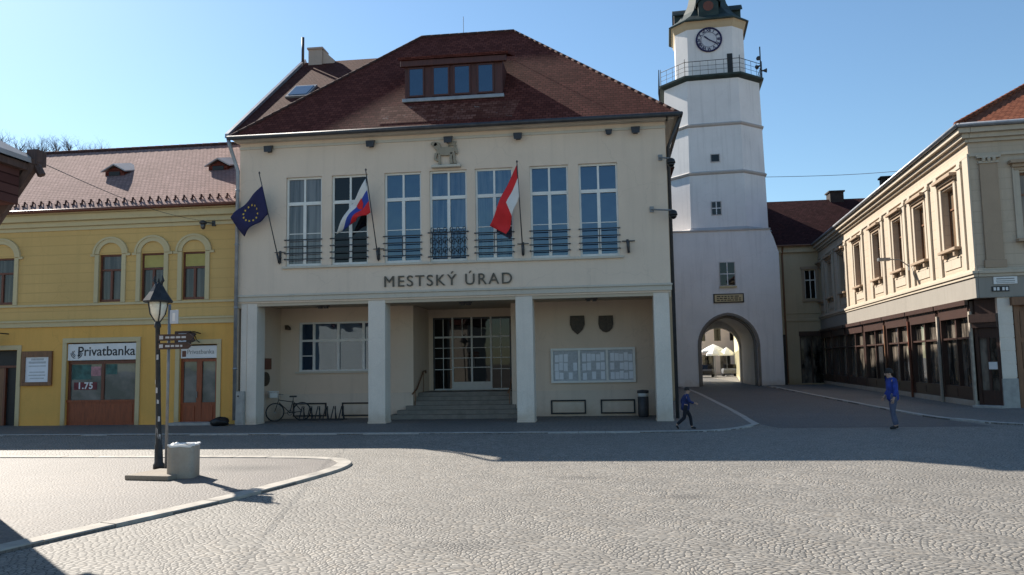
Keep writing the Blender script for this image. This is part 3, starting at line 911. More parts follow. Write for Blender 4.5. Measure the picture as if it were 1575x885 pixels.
# rear wing with gable verge, skylight and chimney
RW = thing('rear_wing', 'rear wing of the town hall with dark red roof, pale verge, skylight and chimney', 'building', (-10, 36, 0))
gx0, gx1, gy0, gy1, gzr, gze = -15.9, -6.5, 31.6, 48.4, 18.45, 12.05
sl2 = (gzr - gze) / (40 - gy0)
mb = MB(); y0w = 38.2
mb.box(gx0 + .2, gx1, y0w, gy1 - .3, 0, gze + .1)
for x in (gx0 + .2, gx1):
    mb.poly([(x, gy0 + .2, gze + .1), (x, gy1 - .3, gze + .1), (x, 40, gzr - .1)])
part('wall', mb, MAT['th_wall'], RW)
mb = MB(); mb.m = 0
mb.prism([(gx0, gy0, gze), (gx0, 40, gzr), (gx0, gy1, gze), (gx0, gy1, gze - .15), (gx0, 40, gzr - .18), (gx0, gy0, gze - .15)], (gx1 - gx0, 0, 0))
rw = part('roof', mb, [MAT['wing_roof']], RW)
mb = MB(); mb.prism([(gx0 - .16, gy0 - .2, gze - .22), (gx0 - .16, 40, gzr + .0), (gx0 - .16, gy1, gze - .2), (gx0 - .16, gy1, gze + .08), (gx0 - .16, 40, gzr + .2), (gx0 - .16, gy0 - .2, gze - .02)], (.155, 0, 0))
part('verge', mb, MAT['zinc'], rw)
mb = MB()
def onw(x, t, l): return Vector((x, gy0 + t, gze + t * sl2)) + Vector((0, -sl2, 1)).normalized() * l
for (l0, l1, ins, m) in ((.0, .10, 0, 0),):
    a, b, c, d = onw(-15.0, 3.6, 0), onw(-13.9, 3.6, 0), onw(-13.9, 4.9, 0), onw(-15.0, 4.9, 0)
    mb.prism([a, b, c, d], Vector((0, -sl2, 1)).normalized() * .10)
sk = part('skylight', mb, MAT['grey_metal'], rw)
mb = MB(); mb.prism([onw(-14.9, 3.75, .09), onw(-14.0, 3.75, .09), onw(-14.0, 4.75, .09), onw(-14.9, 4.75, .09)], Vector((0, -sl2, 1)).normalized() * .03)
part('pane', mb, MAT['glass'], rw)
mb = MB(); mb.box(-15.6, -14.85, 39.6, 40.4, 17.9, 19.0); mb.box(-15.66, -14.79, 39.53, 40.47, 19.0, 19.1)
mb.prism([(-14.85, 39.7, 17.9), (-14.85, 39.7, 19.0), (-14.2, 39.7, 18.4), (-14.2, 39.7, 17.9)], (0, .6, 0))
part('chimney', mb, MAT['chimney'], rw)
mb = MB(); mb.tube([(-15.95, 39.7, 18.2), (-15.95, 39.7, 19.75)], .08, 8)
part('flue', mb, MAT['dark_metal'], rw)

# long block along the gate street behind the town hall (unseen; sized so its ridge shades the street)
SB = thing('street_house', 'unseen house along the gate street behind the town hall', 'house', (-1, 58, 0))
mb = MB(); mb.box(-5.5, 3.3, 41, 82, 0, 12.0); part('wall', mb, MAT['link_wall'], SB)
mb = MB(); mb.prism([(-5.8, 41, 12.0), (-.9, 41, 17.0), (3.6, 41, 12.0)], (0, 41.2, 0)); part('roof', mb, MAT['dark_roof'], SB)

# ---- town hall fittings that are things of their own
# lettering
M_ = T(-5.60, TY - .035, 4.99) @ FACE_Y
lts = thing('town_hall_lettering', 'dark raised capital letters MESTSKÝ ÚRAD on the cream wall above the porch', 'lettering', (-5.6, TY, 4.8))
lt = text_mb('MESTSKÝ ÚRAD', .56, .05, M_, 1.22, .0)
for lo, hi in ((-99, -5.12), (-5.12, 99)):
    keep = [f for f in lt.f if lo <= lt.v[f[0]].x < hi]
    idx = sorted({i for f in keep for i in f}); mp_ = {i: k for k, i in enumerate(idx)}
    mb = MB(); mb.add([lt.v[i] for i in idx], [[mp_[i] for i in f] for f in keep]); part('word', mb, MAT['letter'], lts)

# lamb relief on its ledge
def outline_relief(polys, d, M):
    mb = MB()
    for pts in polys: mb.prism([M @ Vector((x, 0, z)) for x, z in pts], (0, d, 0))
    return mb
def ell(cx, cz, a, b, n=16, rot=0): return [(cx + a * math.cos(t) * math.cos(rot) - b * math.sin(t) * math.sin(rot), cz + a * math.cos(t) * math.sin(rot) + b * math.sin(t) * math.cos(rot)) for t in [2 * PI * k / n for k in range(n)]]
M_ = T(-5.62, TY - .10, 9.16)
polys = [ell(.02, .46, .33, .16), ell(-.29, .66, .13, .16, 12, .5), ell(-.40, .74, .13, .085, 12, -.3),
         [(-.26, .40), (-.17, .40), (-.17, 0.06), (-.13, .0), (-.26, .0)], [(-.38, .42), (-.28, .40), (-.34, .2), (-.25, .16), (-.28, .10), (-.42, .18)],
         [(.17, .42), (.28, .42), (.24, .2), (.28, .0), (.17, .0), (.15, .2)], [(.26, .42), (.35, .40), (.36, .2), (.42, .0), (.31, .0), (.28, .2)],
         ell(.38, .50, .05, .17, 10, .3)]
lr = outline_relief(polys, .097, M_)
for k, (x0, x1, z0, z1) in enumerate(((.10, .13, .45, 1.0), (.0, .23, .84, .87))): lr.prism([M_ @ Vector(p) for p in ((x0, .02, z0), (x1, .02, z0), (x1, .02, z1), (x0, .02, z1))], (0, .07, 0))
lr.prism([M_ @ Vector(p) for p in ((.13, .03, .86), (.42, .03, .80), (.36, .03, .72), (.42, .03, .64), (.13, .03, .66))], (0, .05, 0))
rel = thing('lamb_relief', 'stone relief of a standing lamb with banner on a ledge above the middle window', 'relief', (-5.6, TY, 9.05))
part('figure', lr, MAT['relief'], rel, bevel=.02)
mb = MB(); mb.box(-6.12, -5.05, TY - .2, TY - .002, 9.02, 9.12); part('ledge', mb, MAT['th_trim'], rel, bevel=.02)

# dark floodlights below the eaves
FL = None
for i, (x, lab) in enumerate(((-12.2, 'small dark floodlight under the eaves above the blue flag'), (-8.35, 'small dark floodlight under the eaves over the white blue red flag'),
                              (-5.5, 'small dark floodlight under the eaves right over the lamb relief'), (-3.0, 'small dark floodlight under the eaves over the red and white flag'),
                              (.18, 'smaller of the two dark floodlights close together under the eaves by the tower'), (1.1, 'larger of the two dark floodlights close together under the eaves by the tower'))):
    M = T(x, TY, 9.98) @ (Matrix.Scale(.75, 4) if i == 4 else IM)
    if FL is None:
        FL = thing('floodlight', lab, 'floodlight', (0, 0, 0), 0, 'floodlights under the town hall eaves')
        mb = MB(); mb.prism([(-.13, -.26, -.10), (.13, -.26, -.10), (.16, -.22, .14), (-.16, -.22, .14)], (0, .16, .05)); part('lamp_housing', mb, MAT['dark_metal'], FL, bevel=.015)
        mb = MB(); mb.box(-.03, .03, -.10, -.004, -.02, .12); mb.box(-.08, .08, -.03, -.003, -.06, .16); part('bracket', mb, MAT['dark_metal'], FL)
        FL.matrix_basis = M; WM[FL.name] = M; o = FL
    else: o = copy_tree(FL, M)
    o['label'] = lab

# flags
def flag(name, label, base, lean, plen, cloth_fn, mats):
    t = thing(name, label, 'flag', base, 0, 'flags on the town hall front')
    b = Vector(base); d = Vector(lean).normalized(); top = b + d * plen
    mb = MB(); mb.tube([b - d * .1, top], [.022, .017], 8); mb.lathe([(.0, 0), (.03, .01), (.035, .05), (.0, .10)], top, 8)
    part('flag_pole', mb, MAT['dark_metal'], t)
    mb = MB(); mb.tube([b + Vector((0, .0, -.05)), b + d * .3], .04, 8); mb.box(b.x - .05, b.x + .05, b.y, TY - .001, b.z + .12, b.z + .17)
    mb.box(b.x - .2, b.x + .2, TY - .05, TY - .02, b.z + .33, b.z + .36); mb.box(b.x - .04, b.x + .04, TY - .03, TY - .001, b.z - .05, b.z + .4)
    part('holder', mb, MAT['dark_metal'], t)
    cloth_fn(t, b, d, top, mats)
    return t


def cloth(t, rows, cols, fn, matfn, mats, thick=.012):
    mb = MB(); mb.smooth = True
    v = [fn(i / cols, j / rows) for j in range(rows + 1) for i in range(cols + 1)]
    n = cols + 1
    o = len(mb.v); mb.v += v
    for j in range(rows):
        for i in range(cols):
            mb.f.append([j * n + i, j * n + i + 1, (j + 1) * n + i + 1, (j + 1) * n + i]); mb.mi.append(matfn((i + .5) / cols, (j + .5) / rows)); mb.sm.append(True)
    c = part('cloth', mb, mats, t)
    s = c.modifiers.new('thickness', 'SOLIDIFY'); s.thickness = thick
    return c


def lerp(a, b, t): return a + (b - a) * t


def bil(ht, hb_, ft, fb, wave, ph=0.0, sag=0.0):
    ht, hb_, ft, fb = map(Vector, (ht, hb_, ft, fb))
    def fn(s, t):
        p = ht.lerp(hb_, t).lerp(ft.lerp(fb, t), s)
        p = p + Vector((0, -1, 0)) * wave * math.sin(s * 8.5 + t * 2.2 + ph) * min(1, s * 3) + Vector((0, 0, -sag * math.sin(PI * s)))
        return p + Vector((.05 * math.sin(s * 7 + ph) * s, 0, .04 * math.sin(s * 9 + t * 3 + ph) * s))
    return fn


def cloth_eu(t, b, d, top, mats):
    fn = bil((-12.17, 26.62, 8.55), (-12.0, 26.72, 7.50), (-13.42, 26.75, 7.42), (-13.02, 26.9, 6.80), .07)
    c = cloth(t, 10, 18, fn, lambda s, q: 0, mats)
    st = MB()
    for k in range(12):                                     # ring of twelve yellow stars
        a = 2 * PI * k / 12; s, q = .5 + .19 * math.cos(a), .5 + .3 * math.sin(a)
        for off in (-.012, .012):
            o = fn(s, q) + Vector((0, off, 0)); ex = (fn(s + .01, q) - fn(s - .01, q)).normalized(); ez = (fn(s, q - .01) - fn(s, q + .01)).normalized()
            st.poly([o + ex * (.05 if j % 2 == 0 else .02) * math.sin(j * PI / 5) + ez * (.05 if j % 2 == 0 else .02) * math.cos(j * PI / 5) for j in range(10)])
    part('star_ring', st, MAT['gold'], t)


def cloth_sk(t, b, d, top, mats):
    fn = bil((-8.36, 26.62, 8.62), (-8.22, 26.72, 7.42), (-9.52, 26.78, 6.72), (-8.95, 26.86, 7.15), .10, 1.)
    cloth(t, 12, 18, fn, lambda s, q: 0 if q < .34 else 1 if q < .67 else 2, mats)
    st = MB()
    for off in (-.014, .014):
        pts = [(.22, .30), (.40, .30), (.40, .52), (.31, .68), (.22, .52)]
        st.poly([fn(a, c) + Vector((0, off, 0)) for a, c in pts])
    part('shield', st, MAT['flag_red'], t)
    st = MB()
    for off in (-.018, .018):
        for (a0, a1, c0, c1) in ((.295, .325, .34, .58), (.25, .37, .385, .41), (.265, .355, .45, .475)):
            st.poly([fn(a, c) + Vector((0, off, 0)) for a, c in ((a0, c0), (a1, c0), (a1, c1), (a0, c1))])
    part('double_cross', st, MAT['flag_white'], t)


def cloth_city(t, b, d, top, mats):
    fn = bil((-2.99, 26.60, 8.86), (-2.95, 26.70, 7.75), (-4.02, 26.78, 6.85), (-3.45, 26.86, 6.45), .10, 2.2)
    cloth(t, 12, 18, fn, lambda s, q: 1 if (s < .52 and q > .45) else 0, mats)


fl1 = flag('flag', 'navy blue flag with ring of yellow stars leaning off the town hall corner', (-11.76, TY - .12, 5.85), (-.5, -.62, 3.1), 3.2, cloth_eu, [MAT['flag_navy']])
fl2 = flag('flag', 'white blue and red striped flag with shield in front of the second window', (-8.08, TY - .12, 5.85), (-.25, -.62, 3.0), 3.1, cloth_sk, [MAT['flag_white'], MAT['flag_blue'], MAT['flag_red']])
fl3 = flag('flag', 'red and white flag hanging in front of the fifth window', (-2.9, TY - .12, 5.85), (-.08, -.62, 3.0), 3.12, cloth_city, [MAT['flag_red'], MAT['flag_white']])
mb = MB(); mb.tube([(.74, TY - .12, 5.75), (.70, TY - .18, 6.2)], .045, 8); mb.box(.70, .78, TY - .12, TY - .002, 5.9, 5.96); mb.box(.52, .96, TY - .05, TY - .02, 6.14, 6.18); mb.box(.70, .78, TY - .04, TY - .001, 5.75, 6.18)
single('flag_holder', mb, MAT['dark_metal'], (.74, TY, 5.8), 'empty dark flag holder on the wall beside the last window', 'flag holder')

# corner cameras
for z, y, lab in ((8.75, 26.95, 'black dome camera on the town hall corner, upper of two'), (6.95, 26.9, 'black dome camera on a long bracket at the town hall corner, lower of two')):
    t = thing('dome_camera', lab, 'camera', (2.12, TY - .1, z), 0, 'dome cameras on the town hall corner')
    mb = MB(); mb.tube([(1.55 if z < 8 else 1.9, TY - .02, z + .28), (1.7 if z < 8 else 1.95, TY - .25, z + .22), (2.25, y, z + .15)], .03, 6); mb.box(1.5 if z < 8 else 1.85, (1.5 if z < 8 else 1.85) + .14, TY - .05, TY - .002, z + .18, z + .38)
    part('bracket', mb, MAT['grey_metal'], t)
    mb = MB(); mb.lathe([(.05, .16), (.12, .12), (.15, .02), (.15, -.02)], (2.25, y, z), 12); part('camera_housing', mb, MAT['black'], t)
    mb = MB(); mb.lathe([(.13, -.02), (.11, -.09), (.06, -.14), (.0, -.155)], (2.25, y, z), 12); part('dome', mb, MAT['glass_dark'], t)

# notice boards, shields, plaques
nb = thing('notice_board', 'three panel white framed notice board full of papers on the porch wall', 'notice board', (-.65, PYW, 1.25))
mb = MB(); nx0, nx1, nz0, nz1 = -2.24, .94, 1.27, 2.58
mb.box(nx0, nx1, PYW - .11, PYW - .002, nz0, nz0 + .08); mb.box(nx0, nx1, PYW - .11, PYW - .002, nz1 - .09, nz1)
for x in (nx0, nx0 + 1.03, nx0 + 2.08, nx1 - .09): mb.box(x, x + .09, PYW - .108, PYW - .003, nz0 + .08, nz1 - .09)
part('frame', mb, MAT['white_paint'], nb, bevel=.008)
mb = MB(); mb.box(nx0 + .05, nx1 - .05, PYW - .04, PYW - .004, nz0 + .05, nz1 - .05); part('back_panel', mb, MAT['paper_grey'], nb)
random.seed(5)
for c in range(3):
    mb = MB(); x0 = nx0 + .12 + c * 1.045
    for i in range(5):
        for j in range(3):
            if random.random() < .12: continue
            a = x0 + .03 + i * .172 + random.uniform(-.01, .01); z = nz0 + .13 + j * .34 + random.uniform(-.02, .02); mb.m = random.choice((0, 0, 0, 1))
            hh = random.uniform(.24, .31)
            mb.box(a, a + .15, PYW - .052 - .004 * random.random(), PYW - .041, z, z + hh)
    part('papers', mb, [MAT['paper'], MAT['paper_grey']], nb)
for x, lab, pt in ((-1.2, 'pointed dark bronze shield on the porch wall', True), (-.12, 'round bottomed dark bronze shield on the porch wall', False)):
    pts = [(-.27, .34), (.27, .34), (.28, .0), (.2, -.2), (.0, -.38 if pt else -.30), (-.2, -.2), (-.28, 0)] if pt else [(-.27, .32), (.27, .32), (.28, 0), (.24, -.16), (.13, -.28), (0, -.32), (-.13, -.28), (-.24, -.16), (-.28, 0)]
    mb = MB(); mb.prism([(x + a, PYW - .07, 3.47 + b) for a, b in pts], (0, .068, 0)); mb.prism([(x + a * .8, PYW - .085, 3.47 + b * .8) for a, b in pts], (0, .016, 0))
    if pt: mb.prism([(x + a * .35, PYW - .11, 3.47 + b * .5) for a, b in pts], (0, .03, 0))
    else: mb.box(x - .03, x + .03, PYW - .11, PYW - .084, 3.25, 3.7); mb.box(x - .18, x + .18, PYW - .105, PYW - .084, 3.5, 3.56)
    single('shield_plaque', mb, MAT['bronze'], (x, PYW, 3.2), lab, 'shield', 'bronze shields in the porch', bevel=.012)
mb = MB(); mb.box(-12.998, -12.93, 28.45, 29.3, 1.98, 2.40); mb.box(-12.93, -12.92, 28.55, 29.2, 2.05, 2.33)
single('plaque', mb, MAT['brown_wood'], (-13, 28.8, 2.0), 'dark square plaque on the side wall of the porch', 'plaque', bevel=.005)
mb = MB(); mb.prism([(-12.997, 28.85 + .38 * math.cos(2 * PI * k / 16), 1.62 + .27 * math.sin(2 * PI * k / 16)) for k in range(16)], (.04, 0, 0))
mb.prism([(-12.957, 28.85 + .2 * math.cos(2 * PI * k / 12), 1.64 + .13 * math.sin(2 * PI * k / 12)) for k in range(12)], (.015, 0, 0))
single('plaque', mb, MAT['bronze'], (-13, 28.8, 1.4), 'dark oval plaque under the square one in the porch', 'plaque')
wlmp = thing('wall_lamp', 'small dark wall lamp beside the porch window', 'wall lamp', (-12.7, PYW, 3.6))
mb = MB(); mb.tube([(-12.75, PYW, 3.62), (-12.75, PYW - .18, 3.68), (-12.6, PYW - .26, 3.62)], .025, 6); mb.box(-12.82, -12.68, PYW - .03, PYW - .002, 3.54, 3.72); part('bracket', mb, MAT['bronze'], wlmp)
mb = MB(); mb.lathe([(.03, .08), (.09, .02), (.11, -.08), (.0, -.09)], (-12.58, PYW - .27, 3.6), 10); part('lamp_shade', mb, MAT['bronze'], wlmp)

# black rectangular frames standing along the porch wall
proto = None
for (x0, x1, lab) in ((-12.44, -11.08, 'black metal frame rail behind the parked bicycle'), (-10.45, -9.1, 'black metal frame rail by the pillar left of the steps'),
                      (-2.27, -.95, 'black rectangular metal frame on the porch wall below the left notice panel'), (-.40, .88, 'black rectangular metal frame on the porch wall next to the litter bin')):
    mb = MB(); y0, y1 = PYW - .09, PYW - .037
    mb.box(x0, x1, y0, y1, .585, .64); mb.box(x0, x1, y0, y1, .11, .165); mb.box(x0, x0 + .055, y0, y1, .165, .585); mb.box(x1 - .055, x1, y0, y1, .165, .585)
    single('wall_frame', mb, MAT['iron'], (x0, PYW, .1), lab, 'metal frame', 'black frames along the porch wall', bevel=.006)

# litter bin in the porch
lb = thing('litter_bin', 'dark litter bin with pale top standing inside the porch corner', 'litter bin', (1.15, 29.5, .03))
mb = MB(); mb.lathe([(.17, .0), (.19, .05), (.20, .72), (.18, .73)], (1.15, 29.5, .03), 14); part('bin_body', mb, MAT['dark_metal'], lb)
mb = MB(); mb.lathe([(.205, .86), (.215, .90), (.21, .95), (.02, .98)], (1.15, 29.5, .03), 14); part('bin_lid', mb, MAT['dark_metal'], lb)
mb = MB(); mb.lathe([(.185, .73), (.185, .86)], (1.15, 29.5, .03), 14); part('bin_mouth', mb, MAT['white_metal'], lb)

# small grey box against the first pillar
cb = thing('meter_cabinet', 'narrow grey metal cabinet fixed to the first pillar beside the yellow house', 'cabinet', (-13.2, TY - .1, .03))
mb = MB(); mb.box(-13.34, -13.02, TY - .14, TY - .002, .03, 1.22); part('cabinet_body', mb, MAT['kerb_grey'], cb, bevel=.01)
mb = MB(); mb.box(-13.31, -13.05, TY - .152, TY - .141, .10, 1.16); part('cabinet_door', mb, MAT['kerb_grey'], cb)
mb = MB(); mb.lathe([(.03, 0), (.03, .02)], (0, 0, 0), 8); mb.v = [Vector((-13.22, TY - .152 - v.z, 1.05 + v.y)) + Vector((v.x, 0, 0)) for v in mb.v]; part('lock', mb, MAT['black'], cb)

# bicycle and rack
def ring(mb, c, r, tube, axis_a, axis_b, n=24, m=6):
    c = Vector(c); a = Vector(axis_a); b = Vector(axis_b)
    mb.tube([c + a * r * math.cos(2 * PI * k / n) + b * r * math.sin(2 * PI * k / n) for k in range(n + 1)], tube, m, cap=False)
bk = thing('bicycle', 'parked bicycle with a pale basket at the handlebar inside the porch', 'bicycle', (-12.15, 29.1, .03), 0)
d = Vector((.83, .55, 0)).normalized(); up = Vector((0, 0, 1)); o = Vector((-12.15, 29.1, .03))
fw, bw = o - d * .5 + up * .34, o + d * .5 + up * .34
nrm = d.cross(up)
for c in (fw, bw):
    mb = MB(); ring(mb, c, .33, .022, d, up); wh = part('wheel', mb, MAT['rubber'], bk)
    mb = MB()
    for k in range(14): mb.tube([c, c + (d * math.cos(k * PI / 7) + up * math.sin(k * PI / 7)) * .32], .003, 3)
    mb.tube([c - nrm * .05, c + nrm * .05], .025, 6); ring(mb, c, .305, .008, d, up, 24, 4); part('rim', mb, MAT['grey_metal'], wh)
bb = o + d * .05 + up * .30; st = o + d * .17 + up * .78; hdv = o - d * .36 + up * .82
mb = MB()
for a, b in ((bb, st), (bb, hdv - up * .12), (st - up * .08, hdv - up * .03), (bb, bw), (st - up * .06, bw)): mb.tube([a, b], .018, 6)
mb.tube([hdv, fw - d * .02], .017, 6); part('bicycle_frame', mb, MAT['black'], bk)
mb = MB(); mb.tube([hdv, hdv + up * .18 - d * .05], .014, 6); mb.tube([hdv + up * .18 + nrm * .28 + d * .1, hdv + up * .19 + nrm * .1 - d * .06, hdv + up * .19 - nrm * .1 - d * .06, hdv + up * .18 - nrm * .28 + d * .1], .014, 6); part('handlebar', mb, MAT['grey_metal'], bk)
mb = MB(); mb.prism([st + up * .1 - d * .14 + nrm * .03, st + up * .1 + d * .12 + nrm * .09, st + up * .1 + d * .12 - nrm * .09, st + up * .1 - d * .14 - nrm * .03], (0, 0, .06)); mb.tube([st, st + up * .1], .014, 6); part('saddle', mb, MAT['black'], bk, bevel=.02)
mb = MB(); bc = hdv + up * .16 - d * .22
for k in range(5):
    z = bc.z - .08 + k * .055; w_ = .13 + .01 * k
    q = [Vector((bc.x, bc.y, z)) + d * sx * w_ + nrm * sy * w_ * 1.2 for sx, sy in ((-1, -1), (1, -1), (1, 1), (-1, 1), (-1, -1))]; mb.tube(q, .012, 4)
for sx in (-1, -.33, .33, 1):
    for sy in (-1, 1): mb.tube([bc + d * sx * .13 + nrm * sy * .156 - up * .08, bc + d * sx * .17 + nrm * sy * .2 + up * .14], .008, 4)
mb.prism([bc + d * sx * .13 + nrm * sy * .15 - up * .08 for sx, sy in ((-1, -1), (1, -1), (1, 1), (-1, 1))], (0, 0, .18))
part('basket', mb, MAT['white_metal'], bk)
mb = MB(); ring(mb, bb, .09, .012, d, up, 14, 5); mb.tube([bb - d * .12 + nrm * .06, bb + nrm * .06], .01, 5); mb.tube([bb + d * .12 - nrm * .06, bb - nrm * .06], .01, 5)
for s in (-1, 1): mb.box((bb + d * .13 * s).x - .05, (bb + d * .13 * s).x + .05, (bb + d * .13 * s - nrm * .09 * s).y - .03, (bb + d * .13 * s - nrm * .09 * s).y + .03, bb.z - .012, bb.z + .012)
part('pedals', mb, MAT['dark_metal'], bk)
rk = thing('bicycle_rack', 'low black bicycle rack with pointed hoops inside the porch', 'bicycle rack', (-10.9, 29.3, .03))
mb = MB(); mb.box(-11.75, -10.0, 29.08, 29.12, .03, .07); mb.box(-11.75, -10.0, 29.5, 29.54, .03, .07); part('base_rail', mb, MAT['iron'], rk)
for k in range(6):
    x = -11.65 + k * .31
    mb = MB(); mb.tube([(x - .09, 29.1, .05), (x - .03, 29.28, .55), (x + .03, 29.3, .55), (x + .09, 29.12, .05)], .02, 6); mb.tube([(x, 29.52, .05), (x, 29.3, .5)], .018, 6); part('hoop', mb, MAT['iron'], rk)

# black bag on the pavement between the houses
mb = MB(); mb.smooth = True
n_, m_ = 12, 8; vs = []
for j in range(m_ + 1):
    for i in range(n_):
        a = 2 * PI * i / n_; ph = PI * j / m_; rr = 1 + .18 * math.sin(3 * a + j) + .1 * math.sin(5 * a - 2 * j)
        vs.append((-13.75 + .34 * math.sin(ph) * math.cos(a) * rr, 26.9 + .24 * math.sin(ph) * math.sin(a) * rr, .17 - .15 * math.cos(ph) * (1 + .25 * math.sin(a * 2))))
mb.add(vs, [(j * n_ + i, j * n_ + (i + 1) % n_, (j + 1) * n_ + (i + 1) % n_, (j + 1) * n_ + i) for j in range(m_) for i in range(n_)])
single('rubbish_bag', mb, MAT['bag'], (-13.75, 26.9, .03), 'black bag slumped on the pavement where yellow house meets town hall', 'bag')

# ------------------------------------------------------------------ yellow house
YY = 27.75; YX1 = -13.38; YX0 = -30.0
ye = thing('yellow_house', 'long yellow two storey house with shop fronts and pinkish tiled roof', 'house', (YX1, YY, 0))
uw = [(-23.75, -22.62), (-19.12, -18.2), (-17.43, -16.5), (-15.78, -14.86), (-26.6, -25.6), (-28.9, -27.9)]
UZ0, UZ1 = 4.62, 6.42
mb = MB(); mb.wall(YX0, YX1, 3.98, 7.75, [(a, b, UZ0, UZ1) for a, b in uw], .22, YY)
mb.quad((YX0, YY, 0), (YX0, YY + 11, 0), (YX0, YY + 11, 8.0), (YX0, YY, 8.0)); mb.quad((YX1, YY, 0), (YX1, YY + 11, 0), (YX1, YY + 11, 8.0), (YX1, YY, 8.0))
mb.quad((YX0, YY + 11, 0), (YX1, YY + 11, 0), (YX1, YY + 11, 8.0), (YX0, YY + 11, 8.0))
for x in (YX0, YX1): mb.poly([(x, YY, 8.0), (x, YY + 11, 8.0), (x, YY + 5.5, 12.1)])
part('wall', mb, MAT['ye_upper'], ye)
mb = MB(); SHW = [(-20.3, -17.5, 0.0, 3.1), (-15.78, -14.33, 0.0, 2.95), (-25.3, -22.33, 0, 2.88)]
mb.wall(YX0, YX1, 0, 3.72, [(*h[:4], .3) for h in SHW], .3, YY - .03); part('ground_floor_wall', mb, MAT['ye_lower'], ye)
mb = MB(); mb.box(YX0, YX1, YY - .10, YY - .001, 3.72, 3.98); mb.box(YX0, YX1, YY - .16, YY - .002, 3.90, 3.975); part('string_course', mb, MAT['ye_trim'], ye, bevel=.015)
mb = MB(); mb.box(YX0, YX1, YY - .06, YY - .001, 4.50, 4.585); part('sill_course', mb, MAT['ye_trim'], ye, bevel=.01)
mb = MB(); mb.box(YX0, YX1, YY - .05, YY - .001, 7.40, 7.55); mb.box(YX0, YX1, YY - .14, YY - .002, 7.55, 7.75); mb.box(YX0, YX1, YY - .28, YY - .003, 7.75, 8.0); mb.box(YX0, YX1, YY - .40, YY - .004, 8.0, 8.10)
part('cornice', mb, MAT['ye_trim'], ye, bevel=.02)
# arched window surrounds
for (a, b) in uw:
    c = (a + b) / 2; hw = (b - a) / 2; mb = MB()
    for s in (-1, 1): mb.box(c + s * (hw + .004), c + s * (hw + .17), YY - .06, YY - .001, 4.60, 6.42)
    for s in (-1, 1): mb.box(c + s * (hw + .17), c + s * (hw + .34), YY - .07, YY - .002, 6.36, 6.45)
    n = 14
    for rr0, rr1, dd in ((hw + .004, hw + .17, .065), (hw + .17, hw + .25, .10)):
        for k in range(n):
            a0, a1 = PI * k / n, PI * (k + 1) / n
            pts = [(c + rr0 * math.cos(a0), YY - dd, 6.44 + rr0 * math.sin(a0) * .92), (c + rr1 * math.cos(a0), YY - dd, 6.44 + rr1 * math.sin(a0) * .92), (c + rr1 * math.cos(a1), YY - dd, 6.44 + rr1 * math.sin(a1) * .92), (c + rr0 * math.cos(a1), YY - dd, 6.44 + rr0 * math.sin(a1) * .92)]
            mb.prism(pts, (0, dd - .001, 0))
    part('window_surround', mb, MAT['ye_trim'], ye)
    # sash window
    w_, h_ = b - a, UZ1 - UZ0; M = T(a, YY, UZ0); f = MB(); o = .06
    f.box(0, o, .08, .16, 0, h_); f.box(w_ - o, w_, .08, .16, 0, h_); f.box(o, w_ - o, .08, .16, 0, .1); f.box(o, w_ - o, .08, .16, h_ - o, h_)
    f.box(o, w_ - o, .075, .16, 1.18, 1.25); f.box(w_ / 2 - .045, w_ / 2 + .045, .078, .16, .1, 1.18)
    wo = part('window', f, MAT['brown_wood'], ye, at=M)
    g_ = MB(); g_.box(.03, w_ - .03, .13, .19, .03, h_ - .02); part('pane', g_, MAT['glass_brown'], wo, at=M)
    if -18 < c < -14: g_ = MB(); g_.box(.065, w_ - .065, .105, .128, 1.27, h_ - .07); part('blind', g_, MAT['blind'], wo, at=M)
# roof
mb = MB(); mb.m = 0; g0, gr, gz0, gz1 = YY - .42, YY + 5.5, 8.13, 12.12
yx0, yx1 = YX0 - .2, TX0 - .03
mb.prism([(yx0, g0, gz0), (yx0, gr, gz1), (yx0, YY + 11.4, gz0), (yx0, YY + 11.4, gz0 - .14), (yx0, gr, gz1 - .16), (yx0, g0, gz0 - .06)], (yx1 - yx0, 0, 0))
yr = part('roof', mb, MAT['ye_roof'], ye)
ys = (gz1 - gz0) / (gr - g0)
rt = MB()
for k in range(44):
    p = Vector((yx0 + k * .38, gr, gz1)); q = p + Vector((.42, 0, 0))
    if q.x < yx1: rt.tube([p, q], [.12, .10], 8)
part('ridge_tiles', rt, MAT['ridge_tile'], yr)
sg = MB(); sg.prism([(-.03, 0, 0), (.03, 0, 0), (.03, .05, .26), (-.03, .05, .26)], (0, .04, 0)); sg.box(-.02, .02, -.12, .06, -.06, .02); sg.prism([(-.02, .0, .22), (.02, 0, .22), (.02, .22, .14), (-.02, .22, .14)], (0, .02, .02))
sg.v = [Vector((v.x, v.y * .75, v.z * .72)) for v in sg.v]
sg_me = mesh_of('snow_guard', sg, MAT['ridge_tile'], IM)
x = -29.6
while x < yx1 - .25:
    inst('snow_guard', sg_me, yr, T(x, g0 + .42, gz0 + .42 * ys + .01)); x += .345
gt = MB(); gt.tube([(yx0, g0 - .06, gz0 - .04), (yx1, g0 - .06, gz0 - .04)], .07, 8); part('gutter', gt, MAT['brown_wood'], yr)
def ony(x, t, l=0.): return Vector((x, g0 + t, gz0 + t * ys)) + Vector((0, -ys, 1)).normalized() * l
